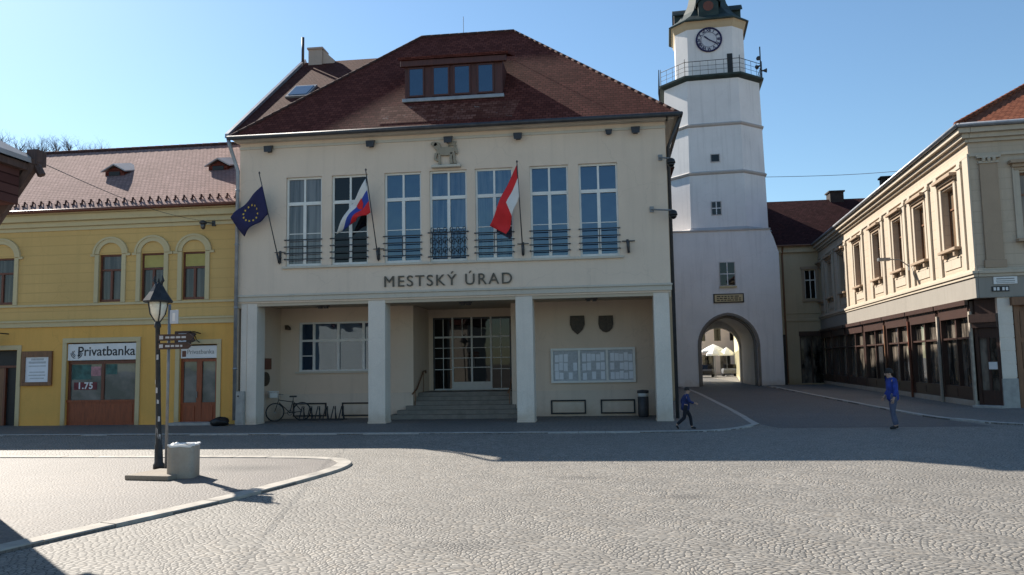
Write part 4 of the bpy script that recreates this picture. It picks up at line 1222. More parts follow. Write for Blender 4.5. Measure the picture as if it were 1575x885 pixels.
for xc, tt in ((-20.35, 3.0), (-15.8, 3.05)):
    mb = MB()
    a, b = ony(xc - .42, tt), ony(xc + .42, tt)
    topz = a.z + .38
    pr_ = [(xc - .42, a.y, a.z - .05), (xc + .42, a.y, a.z - .05), (xc + .42, a.y, a.z + .16), (xc, a.y, topz), (xc - .42, a.y, a.z + .16)]
    mb.prism(pr_, (0, 1.0, .3)); h = part('roof_hatch', mb, MAT['th_roof_x'], yr)
    mb = MB(); mb.prism([(xc - .55, a.y - .12, a.z + .13), (xc, a.y - .12, topz + .05), (xc + .55, a.y - .12, a.z + .13), (xc + .55, a.y - .12, a.z + .18), (xc, a.y - .12, topz + .11), (xc - .55, a.y - .12, a.z + .18)], (0, 1.2, .33)); part('hatch_cover', mb, MAT['slate'], yr)
    mb = MB(); mb.box(xc - .24, xc + .24, a.y - .03, a.y - .002, a.z - .0, a.z + .17); part('hatch_opening', mb, MAT['black'], yr)
# shop front of the bank
for (a, b, z0, z1) in SHW:
    mb = MB(); y0 = YY - .08
    for s0, s1 in ((a - .17, a - .003), (b + .003, b + .17)): mb.box(s0, s1, y0, YY - .031, 0, z1 + .004)
    mb.box(a - .17, b + .17, y0, YY - .031, z1 + .004, z1 + .18); part('door_surround', mb, MAT['ye_trim'], ye, bevel=.01)
f = MB(); a, b = -20.3, -17.5; y0 = YY + .08
f.box(a, a + .1, y0, y0 + .1, .9, 2.42); f.box(b - .1, b, y0, y0 + .1, .9, 2.42); f.box(a + 1.34, a + 1.46, y0, y0 + .1, .97, 2.3); f.box(a, b, y0 - .01, y0 + .1, 2.3, 2.42)
f.m = 1; f.box(a + .01, b - .01, y0 - .03, y0 + .1, .0, .9); f.box(a + .15, b - .15, y0 - .045, y0 - .031, .14, .78); f.box(a - .0, b, y0 - .07, y0 - .031, .88, .96)
sw = part('shop_window', f, [MAT['brown_wood'], MAT['red_wood']], ye)
g_ = MB(); g_.box(a + .05, b - .05, y0 + .04, y0 + .09, .92, 2.35); part('pane', g_, MAT['glass_bank'], sw)
g_ = MB(); g_.m = 0; g_.box(a + .13, a + .9, y0 + .034, y0 + .041, 1.72, 2.28); g_.box(a + 1.5, a + 1.95, y0 + .034, y0 + .041, 1.9, 2.28); g_.m = 1; g_.box(a + .9, a + 1.3, y0 + .032, y0 + .041, 1.85, 2.2); g_.m = 2; g_.box(a + .22, a + 1.15, y0 + .030, y0 + .041, 1.34, 1.62)
part('posters', g_, [MAT['poster_teal'], MAT['poster_pink'], MAT['poster_red']], sw)
part('poster_writing', text_mb('1.75', .34, .006, T(a + .68, y0 + .026, 1.48) @ FACE_Y, 1.1, .01), MAT['sign_white'], sw)
# second shop door with sign panel, and the dark passage door at the far end
f = MB(); a, b = -15.78, -14.33; y0 = YY + .06
f.box(a, a + .1, y0, y0 + .12, .0, 2.42); f.box(b - .1, b, y0, y0 + .12, 0, 2.42); f.box(a + .1, b - .1, y0, y0 + .12, 2.32, 2.42); f.box((a + b) / 2 - .1, (a + b) / 2 + .1, y0 - .01, y0 + .12, .06, 2.32)
f.box(a + .1, b - .1, y0 + .002, y0 + .12, .0, .82); f.box(a + .18, (a + b) / 2 - .16, y0 - .02, y0, .16, .7); f.box((a + b) / 2 + .16, b - .18, y0 - .02, y0, .16, .7)
dd = part('door', f, MAT['red_wood'], ye); g_ = MB(); g_.box(a + .08, b - .08, y0 + .05, y0 + .1, .8, 2.34); part('pane', g_, MAT['glass_bank'], dd)
g_ = MB(); g_.tube([((a + b) / 2 - .06, y0 - .05, 1.0), ((a + b) / 2 - .06, y0 - .05, 1.22)], .016, 6); part('handle', g_, MAT['grey_metal'], dd)
f = MB(); a, b = -25.3, -22.33; y0 = YY + .16
f.box(a, b, y0, y0 + .1, 2.22, 2.30); f.box(b - .7, b - .62, y0, y0 + .1, 0, 2.2); f.box(a, a + .1, y0, y0 + .1, 0, 2.88); f.box(b - .08, b, y0, y0 + .1, 0, 2.88); f.m = 1; f.box(a + .1, b - .7, y0 + .02, y0 + .09, 0, 2.2)
dd = part('door', f, [MAT['brown_wood'], MAT['tan_wood']], ye, label='tall dark open passage door'); g_ = MB(); g_.box(a + .05, b - .05, y0 + .101, y0 + .13, 0, 2.86); part('door_leaf', g_, MAT['black'], dd)
mb = MB(); mb.box(-15.9, -14.2, YY - .55, YY + .05, .0, .12); part('doorstep', mb, MAT['kerb_grey'], ye, bevel=.02)

# bank signs
sgn = thing('bank_sign', 'long white sign reading Privatbanka above the red shop window', 'sign', (-18.9, YY, 2.45))
mb = MB(); mb.box(-20.28, -17.52, YY - .02, YY + .1, 2.44, 3.06); part('sign_board', mb, MAT['sign_white'], sgn, bevel=.01)
part('writing', text_mb('Privatbanka', .50, .008, T(-18.72, YY - .025, 2.76) @ FACE_Y, 1.0, .004), MAT['iron'], sgn)
lg = MB()                                                 # round leaf-like emblem before the name
for s in (-1, 1):
    for k in range(3):
        r = .10 + .055 * k; pts = [(-19.92 + s * (.02 + r * math.cos(a)), YY - .026, 2.76 - .03 + r * math.sin(a)) for a in [-1.35 + j * .22 for j in range(11 - 2 * k)]]
        lg.tube(pts, .014, 4)
part('emblem', lg, MAT['iron'], sgn)
sgn = thing('door_sign', 'short white sign with small grey writing over the red shop door', 'sign', (-15.05, YY, 2.45))
mb = MB(); mb.box(-15.76, -14.35, YY - .02, YY + .1, 2.44, 2.90); part('sign_board', mb, MAT['sign_white'], sgn, bevel=.01)
part('writing', text_mb('Privatbanka', .23, .006, T(-14.98, YY - .024, 2.67) @ FACE_Y, 1.0, .0), MAT['grey_metal'], sgn)
mb = MB(); mb.box(-15.70, -15.55, YY - .028, YY - .021, 2.5, 2.72); part('emblem', mb, MAT['brown_wood'], sgn)
# framed notice
fn_ = thing('framed_notice', 'brown framed white notice on the yellow wall beside the dark door', 'notice', (-21.5, YY, 1.5))
mb = MB(); a, b, z0, z1 = -22.1, -20.86, 1.52, 2.82; y1 = YY - .031
mb.box(a, b, y1 - .09, y1, z0, z0 + .14); mb.box(a, b, y1 - .09, y1, z1 - .22, z1); mb.box(a, a + .14, y1 - .088, y1, z0 + .14, z1 - .22); mb.box(b - .14, b, y1 - .088, y1, z0 + .14, z1 - .22); part('frame', mb, MAT['tan_wood'], fn_, bevel=.012)
mb = MB(); mb.box(a + .1, b - .1, y1 - .03, y1 - .001, z0 + .1, z1 - .15); part('panel', mb, MAT['paper'], fn_)
mb = MB()
random.seed(3)
for k in range(7):
    z = z0 + .26 + k * .115
    if k == 3: continue
    ww = random.uniform(.25, .42); mb.box((a + b) / 2 - ww, (a + b) / 2 + ww, y1 - .034, y1 - .0301, z, z + (.04 if k < 5 else .08))
part('lines_of_print', mb, MAT['paper_grey'], fn_)
# hanging sign on bracket beside second door
hs = thing('hanging_sign', 'small dark hanging sign with white mark on an iron arm over the red shop door', 'sign', (-15.4, YY, 2.9))
mb = MB(); mb.tube([(-15.0, YY - .03, 3.35), (-15.0, YY - .5, 3.4), (-15.0, YY - .9, 3.36)], .022, 6); mb.tube([(-15.0, YY - .03, 3.0), (-15.0, YY - .3, 3.1), (-15.0, YY - .5, 3.38)], .016, 6); part('bracket', mb, MAT['iron'], hs)
mb = MB(); mb.box(-15.62, -15.0, YY - .72, YY - .64, 2.95, 3.42); mb.prism([(-15.0, YY - .72, 3.0), (-14.83, YY - .72, 3.06), (-14.9, YY - .72, 3.18), (-14.8, YY - .72, 3.32), (-15.0, YY - .72, 3.38)], (0, .08, 0)); part('sign_board', mb, MAT['sign_brown'], hs, bevel=.02)
mb = MB(); mb.box(-15.46, -15.16, YY - .735, YY - .722, 3.03, 3.33); mb.m = 1; mb.box(-15.36, -15.26, YY - .742, YY - .736, 3.07, 3.29); part('sign_panel', mb, [MAT['sign_blue'], MAT['sign_brown']], hs)
hs2 = thing('hanging_sign', 'dark iron sign bracket at the top corner of the dark passage door', 'sign', (-22.9, YY, 3.0))
mb = MB(); mb.tube([(-22.75, YY - .03, 3.5), (-22.75, YY - .7, 3.52)], .025, 6); part('bracket', mb, MAT['iron'], hs2)
mb = MB(); mb.box(-23.2, -22.72, YY - .66, YY - .6, 2.98, 3.46); part('sign_board', mb, MAT['sign_brown'], hs2, bevel=.03)
# lantern where the cable ends
ln = thing('wall_lantern', 'small dark lantern under the yellow house eaves where the cable ends', 'wall lamp', (-14.75, YY, 7.2))
mb = MB(); mb.tube([(-14.55, YY - .02, 7.45), (-14.75, YY - .4, 7.45)], .025, 6); mb.box(-14.62, -14.48, YY - .06, YY - .002, 7.35, 7.55); part('bracket', mb, MAT['dark_metal'], ln)
mb = MB(); mb.lathe([(.04, .12), (.13, .06), (.14, .0), (.02, .0)], (-14.75, YY - .45, 7.38), 10); part('lamp_hood', mb, MAT['dark_metal'], ln)
mb = MB(); mb.lathe([(.10, -.001), (.08, -.18), (.02, -.22)], (-14.75, YY - .45, 7.38), 10); part('lamp_glass', mb, MAT['glass_brown'], ln)

# ------------------------------------------------------------------ near house whose roof corner pokes in, and the cable from it
nh = thing('corner_house', 'house at the edge of the square with dark shingled jetty and projecting roof corner', 'house', (-9.8, 11.5, 0))
kk = .79
NM = T(0, 0, CAM_H) @ Matrix.Scale(kk, 4) @ T(0, 0, -2.06)
mb = MB(); mb.box(-20, -9.8, 3.6, 11.5, 0, 4.75); part('wall', mb, MAT['rb_base'], nh)
mb = MB(NM); mb.box(-24.2, -12.22, 5.6, 15.0, 5.55, 6.3); part('jetty', mb, MAT['shingle'], nh)
mb = MB(NM); mb.prism([(-24.4, 15.45, 6.45), (-12.02, 15.45, 6.45), (-13.9, 10.3, 8.0), (-22.5, 10.3, 8.0)], (0, 0, .10))
mb.prism([(-12.02, 15.45, 6.45), (-12.02, 5.2, 6.45), (-13.9, 10.3, 8.0)], (0, 0, .10)); mb.prism([(-24.4, 5.2, 6.45), (-12.02, 5.2, 6.45), (-13.9, 10.3, 8.0), (-22.5, 10.3, 8.0)], (0, 0, .10)); mb.prism([(-24.4, 15.45, 6.45), (-24.4, 5.2, 6.45), (-22.5, 10.3, 8.0)], (0, 0, .10))
rf = part('roof', mb, MAT['slate'], nh)
mb = MB(NM); mb.box(-24.3, -12.1, 5.3, 15.35, 6.3, 6.44); part('eaves_boarding', mb, MAT['beam'], nh)
mb = MB(NM); mb.tube([(-12.0, 15.2, 6.55), (-12.95, 15.2, 5.2)], .13, 6); mb.tube([(-11.98, 15.2, 6.42), (-11.86, 15.2, 6.2)], .08, 6); mb.box(-12.15, -11.92, 15.1, 15.4, 6.42, 6.75); part('eave_bracket', mb, MAT['beam'], nh)
mb = MB()
a, b = NM @ Vector((-11.95, 15.3, 6.5)), Vector((-14.72, YY - .42, 7.48))
mb.tube([a.lerp(b, k / 20) - Vector((0, 0, .18 * math.sin(PI * k / 20))) for k in range(21)], .007, 5)
single('overhead_cable', mb, MAT['black'], a, 'black cable strung from the shingled roof corner to the lantern on the yellow house', 'cable')

# ------------------------------------------------------------------ gate tower
TCX, TCY, TDZ, TRZ = 9.0, 66.75, .45, R(-4)
tw = thing('gate_tower', 'tall white gate tower with clock, gallery and pointed archway', 'tower', (TCX, 62.6, 0))
MT = T(TCX, TCY, TDZ, TRZ) @ T(-TCX, -TCY, 0); MT0 = T(TCX, TCY, 0, TRZ) @ T(-TCX, -TCY, 0)
def chamf(hw, c, z, cx=TCX, cy=TCY):
    return [(MT if z > 23.8 else MT0) @ Vector((cx + x, cy + y, z)) for x, y in ((-hw + c, -hw), (hw - c, -hw), (hw, -hw + c), (hw, hw - c), (hw - c, hw), (-hw + c, hw), (-hw, hw - c), (-hw, -hw + c))]
def rings(mb, rs, cap=True):
    o = len(mb.v)
    for hw, c, z in rs: mb.v += chamf(hw, c, z)
    for j in range(len(rs) - 1):
        for i in range(8): mb.f.append([o + j * 8 + i, o + j * 8 + (i + 1) % 8, o + (j + 1) * 8 + (i + 1) % 8, o + (j + 1) * 8 + i]); mb.mi.append(mb.m); mb.sm.append(False)
    if cap:
        for base, rev in ((o, True), (o + (len(rs) - 1) * 8, False)):
            f = list(range(base, base + 8)); mb.f.append(f[::-1] if rev else f); mb.mi.append(mb.m); mb.sm.append(False)
def arch(c, hw, zs, za, n=10):
    a = za - zs; r = (a * a + hw * hw) / (2 * hw); th0 = math.asin(min(1, a / r)); L_ = []
    for k in range(n + 1):
        t = th0 * k / n; L_.append((c - hw + r - r * math.cos(t), zs + r * math.sin(t)))
    return [(c - hw, 0)] + L_ + [(2 * c - x, z) for x, z in L_[-2::-1]] + [(c + hw, 0)]
mb = MB(); rings(mb, [(3.95, 1.84, 12.0), (3.90, 1.83, 16.5), (3.84, 1.81, 20.5), (3.78, 1.80, 24.0)])
part('shaft', mb, MAT['tower'], tw)
mb = MB()
FY, BY = 62.55, 70.9
AC, AH, AS, AP = 9.06, 2.15, 3.1, 5.45
ap = arch(AC, AH, AS, AP)
def clip_gate(y, apts):
    return [(4.45, y, 0)] + [(x, y, z) for x, z in apts] + [(13.1, y, 0), (13.1, y, 10.2), (12.75, y, 11.4), (12.5, y, 12.0), (4.45, y, 12.0)]
mb.poly(clip_gate(FY, ap))
ap2 = arch(9.35, 1.75, 3.0, 4.75)
mb.poly([(x, y, z) for x, y, z in clip_gate(BY, ap2)][::-1])
for (y0, y1, pts) in ((FY, 70.3, ap), (70.3, BY, ap2)):
    for i in range(len(pts) - 1):
        mb.quad((pts[i][0], y0, pts[i][1]), (pts[i + 1][0], y0, pts[i + 1][1]), (pts[i + 1][0], y1, pts[i + 1][1]), (pts[i][0], y1, pts[i][1]))
mb.poly([(AC - AH - .3, 70.3, 0)] + [(x, 70.3, z) for x, z in ap2] + [(AC + AH + .3, 70.3, 0), (AC + AH + .3, 70.3, 6), (AC - AH - .3, 70.3, 6)])
o = [(4.45, 0), (4.45, 12.0), (12.5, 12.0), (12.75, 11.4), (13.1, 10.2), (13.1, 0)]
for i in range(5):
    mb.quad((o[i][0], FY, o[i][1]), (o[i + 1][0], FY, o[i + 1][1]), (o[i + 1][0], BY, o[i + 1][1]), (o[i][0], BY, o[i][1]))
part('gate_storey', mb, MAT['tower'], tw)
mb = MB()
oa = arch(AC, AH + .18, AS, AP + .18)
for i in range(len(ap) - 1):
    a, b, c, d = ap[i], ap[i + 1], oa[i + 1], oa[i]
    mb.prism([(a[0], FY - .06, a[1]), (b[0], FY - .06, b[1]), (c[0], FY - .06, c[1]), (d[0], FY - .06, d[1])], (0, .058, 0))
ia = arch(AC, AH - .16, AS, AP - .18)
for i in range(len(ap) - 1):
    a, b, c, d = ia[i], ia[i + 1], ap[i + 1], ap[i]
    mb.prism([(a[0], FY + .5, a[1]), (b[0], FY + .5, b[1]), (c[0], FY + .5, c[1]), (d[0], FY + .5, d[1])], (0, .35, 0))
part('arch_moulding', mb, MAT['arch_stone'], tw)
for z, hw, c in ((16.7, 3.90, 1.83), (20.6, 3.84, 1.81)):
    mb = MB(); rings(mb, [(hw + .01, c, z - .14), (hw + .10, c + .04, z - .06), (hw + .14, c + .06, z + .05), (hw + .0, c, z + .16)]); part('string_course', mb, MAT['tower_trim'], tw)
mb = MB(); mb.box(4.40, 12.56, FY - .10, FY + .35, 12.003, 12.10); rings(mb, [(4.2, 1.95, 12.1), (4.08, 1.9, 12.22), (3.96, 1.85, 12.34)]); part('ledge', mb, MAT['tower_trim'], tw)
mb = MB(); rings(mb, [(3.80, 1.81, 23.86), (3.98, 1.87, 23.98), (4.12, 1.94, 24.05), (4.14, 1.95, 24.2)]); part('gallery', mb, MAT['copper'], tw)
mb = MB(); rings(mb, [(2.76, .97, 24.25), (2.74, .96, 29.15)]); ub = part('clock_storey', mb, MAT['tower'], tw)
mb = MB(); rings(mb, [(2.755, .97, 28.55), (2.84, 1., 28.75), (2.90, 1.02, 28.95), (3.02, 1.06, 29.14)]); part('cornice', mb, MAT['link_wall'], tw)
mb = MB(); mb.m = 0
prof = [(3.2, 29.12), (3.22, 29.22), (2.95, 29.45), (2.45, 29.85), (1.95, 30.5), (1.6, 31.3), (1.42, 32.1), (1.38, 32.9)]
rings(mb, [(h, h * .41, z) for h, z in prof]); 
tr_ = part('tower_roof', mb, MAT['copper'], tw)
mb = MB(); rings(mb, [(1.55, .64, 32.9), (1.2, .5, 33.1), (1.2, .5, 35.4)]); rings(mb, [(1.75, .72, 35.4), (1.5, .62, 36.2), (.9, .37, 37.0), (.4, .16, 37.6), (.12, .05, 40.2)]); part('lantern', mb, MAT['copper'], tr_)
for k in range(4):                                         # oculus dormers to the four sides
    Mr = Matrix.Translation((TCX, TCY, TDZ)) @ Matrix.Rotation(k * PI / 2 + TRZ, 4, 'Z')
    mb = MB(Mr); y = -2.72
    pts = [(-.8, 29.62), (.8, 29.62), (.8, 30.75), (.55, 31.0), (.3, 31.2), (0, 31.27), (-.3, 31.2), (-.55, 31.0), (-.8, 30.75)]
    mb.prism([(x, y, z) for x, z in pts], (0, 2.0, 0)); dq = part('roof_dormer', mb, MAT['copper'], tw)
    mb = MB(Mr); mb.prism([(.42 * math.cos(a), y - .01, 30.45 + .42 * math.sin(a)) for a in [2 * PI * j / 16 for j in range(16)]], (0, .009, 0)); part('oculus', mb, MAT['brown_wood'], dq)
    mb = MB(Mr); oo = [(-1.0, 30.62), (-.62, 31.0), (-.33, 31.24), (0, 31.34), (.33, 31.24), (.62, 31.0), (1.0, 30.62)]
    for i in range(6): mb.prism([(oo[i][0], y - .14, oo[i][1]), (oo[i + 1][0], y - .14, oo[i + 1][1]), (oo[i + 1][0], y - .14, oo[i + 1][1] + .09), (oo[i][0], y - .14, oo[i][1] + .09)], (0, 2.1, 0))
    part('dormer_hood', mb, MAT['copper'], dq)
rl = MB(); P = [p + Vector((0, 0, TDZ)) for p in chamf(4.03, 1.9, 0)]
for z, r in ((25.35, .026), (24.95, .015), (24.6, .015)):
    rl.tube([p + Vector((0, 0, z)) for p in P + P[:1]], r, 6)
for i in range(8):
    a, b = P[i], P[(i + 1) % 8]; n = 7 if i % 2 == 0 else 4
    for k in range(n): p = a.lerp(b, k / n); rl.tube([p + Vector((0, 0, 24.2)), p + Vector((0, 0, 25.35 if k else 25.6))], .016 if k else .03, 5)
part('gallery_railing', rl, MAT['iron'], tw)
yf = TCY - 2.745
mb = MB(MT); mb.box(10.3, 10.72, yf - .04, yf + .02, 24.3, 26.25); part('gallery_door', mb, MAT['black'], tw)
# clock
cz = 27.55; cx_ = 8.93
mb = MB(MT); disc = [(math.cos(2 * PI * k / 36), math.sin(2 * PI * k / 36)) for k in range(36)]
mb.prism([(cx_ + .95 * x, yf - .06, cz + .95 * z) for x, z in disc], (0, .055, 0))
ck = part('clock', mb, MAT['clock_face'], tw)
mb = MB(MT); ring(mb, (cx_, yf - .07, cz), .98, .075, (1, 0, 0), (0, 0, 1), 36, 8); ring(mb, (cx_, yf - .07, cz), .62, .015, (1, 0, 0), (0, 0, 1), 30, 4); part('clock_rim', mb, MAT['flag_navy'], ck)
mb = MB()
nums = ['XII', 'I', 'II', 'III', 'IV', 'V', 'VI', 'VII', 'VIII', 'IX', 'X', 'XI']
for k, s in enumerate(nums):
    a = k * PI / 6
    merge(mb, text_mb(s, .30, .01, MT @ T(cx_, yf - .07, cz) @ FACE_Y @ Matrix.Rotation(-a, 4, 'Z') @ Matrix.Translation((0, .76, 0)), 1.0, .012))
part('numerals', mb, MAT['flag_navy'], ck)
for ang, ln_, wd in ((310, .55, .06), (122, .82, .045)):
    a = R(ang); u = Vector((math.sin(a), 0, math.cos(a))); v = Vector((math.cos(a), 0, -math.sin(a))); c = Vector((cx_, yf - .10 - (.01 if wd < .05 else 0), cz))
    mb = MB(MT); mb.prism([c - u * .15 - v * wd * .6, c - u * .15 + v * wd * .6, c + u * ln_ * .7 + v * wd, c + u * ln_, c + u * ln_ * .7 - v * wd], (0, -.008, 0)); part('clock_hand', mb, MAT['flag_navy'], ck)
# tower windows
def twin(x, z0, z1, w_, name='window', cross=True, fy=None, mt=None):
    y = fy
    mb = MB(mt); mb.box(x - w_ / 2 - .07, x + w_ / 2 + .07, y - .03, y - .002, z0 - .06, z1 + .06); mb.m = 0
    wo = part(name, mb, MAT['tower_trim'], tw)
    mb = MB(mt); mb.box(x - w_ / 2, x + w_ / 2, y - .04, y - .031, z0, z1); part('pane', mb, MAT['glass_dark'], wo)
    if cross:
        mb = MB(mt); mb.box(x - .035, x + .035, y - .055, y - .041, z0, z1); mb.box(x - w_ / 2, x - .035, y - .054, y - .041, (z0 + z1) / 2 - .035, (z0 + z1) / 2 + .035); mb.box(x + .035, x + w_ / 2, y - .054, y - .041, (z0 + z1) / 2 - .035, (z0 + z1) / 2 + .035); part('glazing_bar', mb, MAT['tower'], wo)
twin(8.95, 17.6, 18.15, .6, cross=False, fy=TCY - 3.90, mt=MT0); twin(8.88, 13.35, 14.35, .66, fy=TCY - 3.945, mt=MT0)
twin(9.18, 7.75, 9.5, 1.08, fy=FY)
mb = MB(); mb.box(8.55, 9.85, FY - .14, FY - .003, 7.55, 7.68); part('window_sill', mb, MAT['ye_trim'], tw)
mb = MB(); mb.box(8.05, 10.35, FY - .09, FY - .002, 6.38, 7.10); pq = part('gate_plaque', mb, MAT['bronze'], tw, bevel=.02)
mb = MB(); mb.box(8.15, 10.25, FY - .105, FY - .091, 6.47, 7.01); mb.m = 1
random.seed(9)
for k in range(3):
    x = 8.3
    while x < 10.0:
        w_ = random.uniform(.12, .34); mb.box(x, min(x + w_, 10.1), FY - .118, FY - .106, 6.54 + .15 * k, 6.62 + .15 * k); x += w_ + .07
part('plaque_panel', mb, [MAT['ye_trim'], MAT['bronze']], pq)
mb = MB(); mb.tube([(TCX - 4.0, TCY - 1.2, 20.8), (TCX - 4.3, TCY - 1.2, 24.3), (TCX - 4.25, TCY - 1.2, 26.3)], [.09, .09, .04], 6); part('lightning_rod', mb, MAT['iron'], tw)
sn = thing('siren', 'cluster of dark siren horns on a pole at the tower gallery', 'siren', (TCX + 3.9, TCY - 2.6, 24.65))
mb = MB(); mb.tube([(TCX + 3.75, TCY - 2.6, 24.65), (TCX + 3.75, TCY - 2.6, 27.2)], .05, 6); part('pole', mb, MAT['iron'], sn)
for k in range(3):
    mb = MB(T(TCX + 3.75, TCY - 2.6, 25.2 + .45 * k) @ Matrix.Rotation(k * 2.1, 4, 'Z') @ Matrix.Rotation(PI / 2, 4, 'Y')); mb.lathe([(.05, 0), (.07, .2), (.16, .4), (.19, .46), (.04, .40)], (0, 0, 0), 10); part('horn', mb, MAT['dark_metal'], sn)
mb = MB(); a, b = Vector((TCX + 3.8, TCY - 2, 16.6)), Vector((30, 63, 16.8))
mb.tube([a.lerp(b, k / 12) - Vector((0, 0, .35 * math.sin(PI * k / 12))) for k in range(13)], .02, 4)
single('overhead_cable', mb, MAT['grey_metal'], a, 'thin cable across the sky from the gate tower over the corner building', 'cable')

# ------------------------------------------------------------------ link house between tower and corner building
lk = thing('link_house', 'shaded ochre house with dark red roof wedged beside the gate tower', 'house', (15, 64.4, 0))
LY = 64.4
mb = MB(); mb.wall(13.1, 24, 0, 10.9, [(15.35, 16.2, 6.7, 8.9), (14.75, 16.6, 0.1, 4.05)], .3, LY); mb.box(13.1, 24, LY + 1.0, 74, 0, 10.9); part('wall', mb, MAT['link_wall'], lk)
mb = MB(); mb.box(13.1, 17, LY - .08, LY - .002, 4.9, 5.1); mb.box(13.1, 17, LY - .05, LY - .003, 5.5, 5.58); mb.box(13.1, 17, LY - .25, LY - .004, 10.35, 10.85); part('string_course', mb, MAT['link_wall'], lk, bevel=.02)
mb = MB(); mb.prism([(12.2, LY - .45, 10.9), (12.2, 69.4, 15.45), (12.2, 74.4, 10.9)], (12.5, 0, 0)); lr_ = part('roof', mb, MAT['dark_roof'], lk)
mb = MB(); mb.box(18.9, 20.0, 69.0, 70.2, 15.0, 16.0); mb.box(18.8, 20.1, 68.9, 70.3, 16.0, 16.12); part('chimney', mb, MAT['chimney_dark'], lr_)
mb = MB(); mb.tube([(13.2, LY - .5, 10.85), (17, LY - .5, 10.85)], .08, 6); mb.tube([(13.72, LY - .45, 10.8), (13.72, LY - .1, 10.2), (13.72, LY - .1, .1)], .07, 6); part('downpipe', mb, MAT['tan_wood'], lk)
f = MB(); f.box(15.35, 16.2, LY + .12, LY + .2, 6.7, 8.9); wo = part('window', f, MAT['glass_dark'], lk)
f = MB()
for x in (15.35, 15.75, 16.13): f.box(x, x + .07, LY + .08, LY + .119, 6.7, 8.9)
f.box(15.42, 16.13, LY + .082, LY + .118, 8.1, 8.18); part('frame', f, MAT['white_paint'], wo)
f = MB()
for s0, s1 in ((15.13, 15.347), (16.203, 16.42)): f.box(s0, s1, LY - .06, LY - .002, 6.6, 9.0)
f.box(15.05, 16.5, LY - .14, LY - .003, 9.0, 9.2); f.box(15.1, 16.45, LY - .14, LY - .003, 6.45, 6.6); part('frame', f, MAT['rb_hood'], wo)
f = MB(); f.box(14.75, 16.6, LY + .2, LY + .28, .1, 4.05); dd = part('shop_window', f, MAT['glass_shop'], lk)
f = MB()
for x in (14.75, 15.6, 16.5): f.box(x, x + .1, LY + .12, LY + .199, .1, 4.05)
f.box(14.7, 16.7, LY - .06, LY - .003, 3.75, 4.12); part('frame', f, MAT['shop_wood'], dd)
f = MB(); f.box(13.14, 13.55, LY - .12, LY - .003, 0, 3.6); f.box(13.06, 13.66, LY - .16, LY - .002, 3.6, 3.9); f.box(13.06, 13.14, LY - .14, LY - .003, 0, 3.6); f.box(13.55, 13.66, LY - .14, LY - .003, 0, 3.6); part('door', f, MAT['black'], lk)

# ------------------------------------------------------------------ corner building with the long sunlit side
CX_, CY_ = 14.05, 32.2; TH = R(4.325)
rb = thing('corner_building', 'long cream corner building with sunlit upper windows and dark wooden shop fronts', 'building', (CX_, CY_, 0), -(PI / 2 + TH))
FS = T(CX_, CY_, 0, -(PI / 2 + TH)); FF = T(CX_, CY_, 0, -TH)
UL = -34.5
wc = [-2.45, -6.4, -10.1, -14.35, -19.0, -23.7, -28.0, -31.9]
RW_, RZ0, RZ1 = 1.5, 6.45, 9.0
mb = MB(FS); mb.wall(UL, 0, 4.22, 10.3, [(c - RW_ / 2, c + RW_ / 2, RZ0, RZ1) for c in wc], .38)
mb.quad((UL, 0, 0), (UL, 14, 0), (UL, 14, 10.9), (UL, 0, 10.9)); mb.quad((UL, 14, 0), (0, 14, 0), (0, 14, 10.9), (UL, 14, 10.9))
mb.T = FF; mb.wall(0, 16, 4.22, 10.3, [(1.75, 3.1, RZ0, RZ1), (5.3, 6.65, RZ0, RZ1), (9.1, 10.45, RZ0, RZ1)], .3)
mb.quad((16, 0, 0), (16, 16, 0), (16, 16, 10.9), (16, 0, 10.9))
part('wall', mb, MAT['rb_wall'], rb)
# trim of the side: fascia, string, sills, hoods, strips, frieze, cornice
def both(fn, name, mat, bev=.012):
    mb = MB(FS); fn(mb, UL, .0, 0); mb.T = FF; fn(mb, 0, 16, 1); return part(name, mb, mat, rb, bevel=bev)
def fas(mb, a, b, s): mb.box(a + (.004 if s else 0), b + (0 if s else .10), -.10, -.002, 4.22, 5.02)
both(fas, 'shop_fascia', MAT['rb_fascia'])
def strg(mb, a, b, s):
    mb.box(a + (.004 if s else 0), b + (0 if s else .16), -.16, -.003, 5.02, 5.14); mb.box(a + (.004 if s else 0), b + (0 if s else .22), -.22, -.004, 5.14, 5.26); mb.box(a + (.004 if s else 0), b + (0 if s else .10), -.10, -.003, 5.26, 5.36)
both(strg, 'string_course', MAT['rb_trim'])
def corn(mb, a, b, s):
    for d_, z0, z1 in ((.07, 9.72, 9.84), (.12, 10.28, 10.42), (.26, 10.42, 10.60), (.42, 10.60, 10.80)): mb.box(a + (.005 if s else 0), b + (0 if s else d_), -d_, -.003 - d_ * .01, z0, z1)
both(corn, 'cornice', MAT['rb_trim'])
def gut(mb, a, b, s): mb.tube([(a - (.5 if s else 0), -.5, 10.88), (b + (0 if s else .5), -.5, 10.88)], .09, 8)
both(gut, 'gutter', MAT['zinc'], 0)
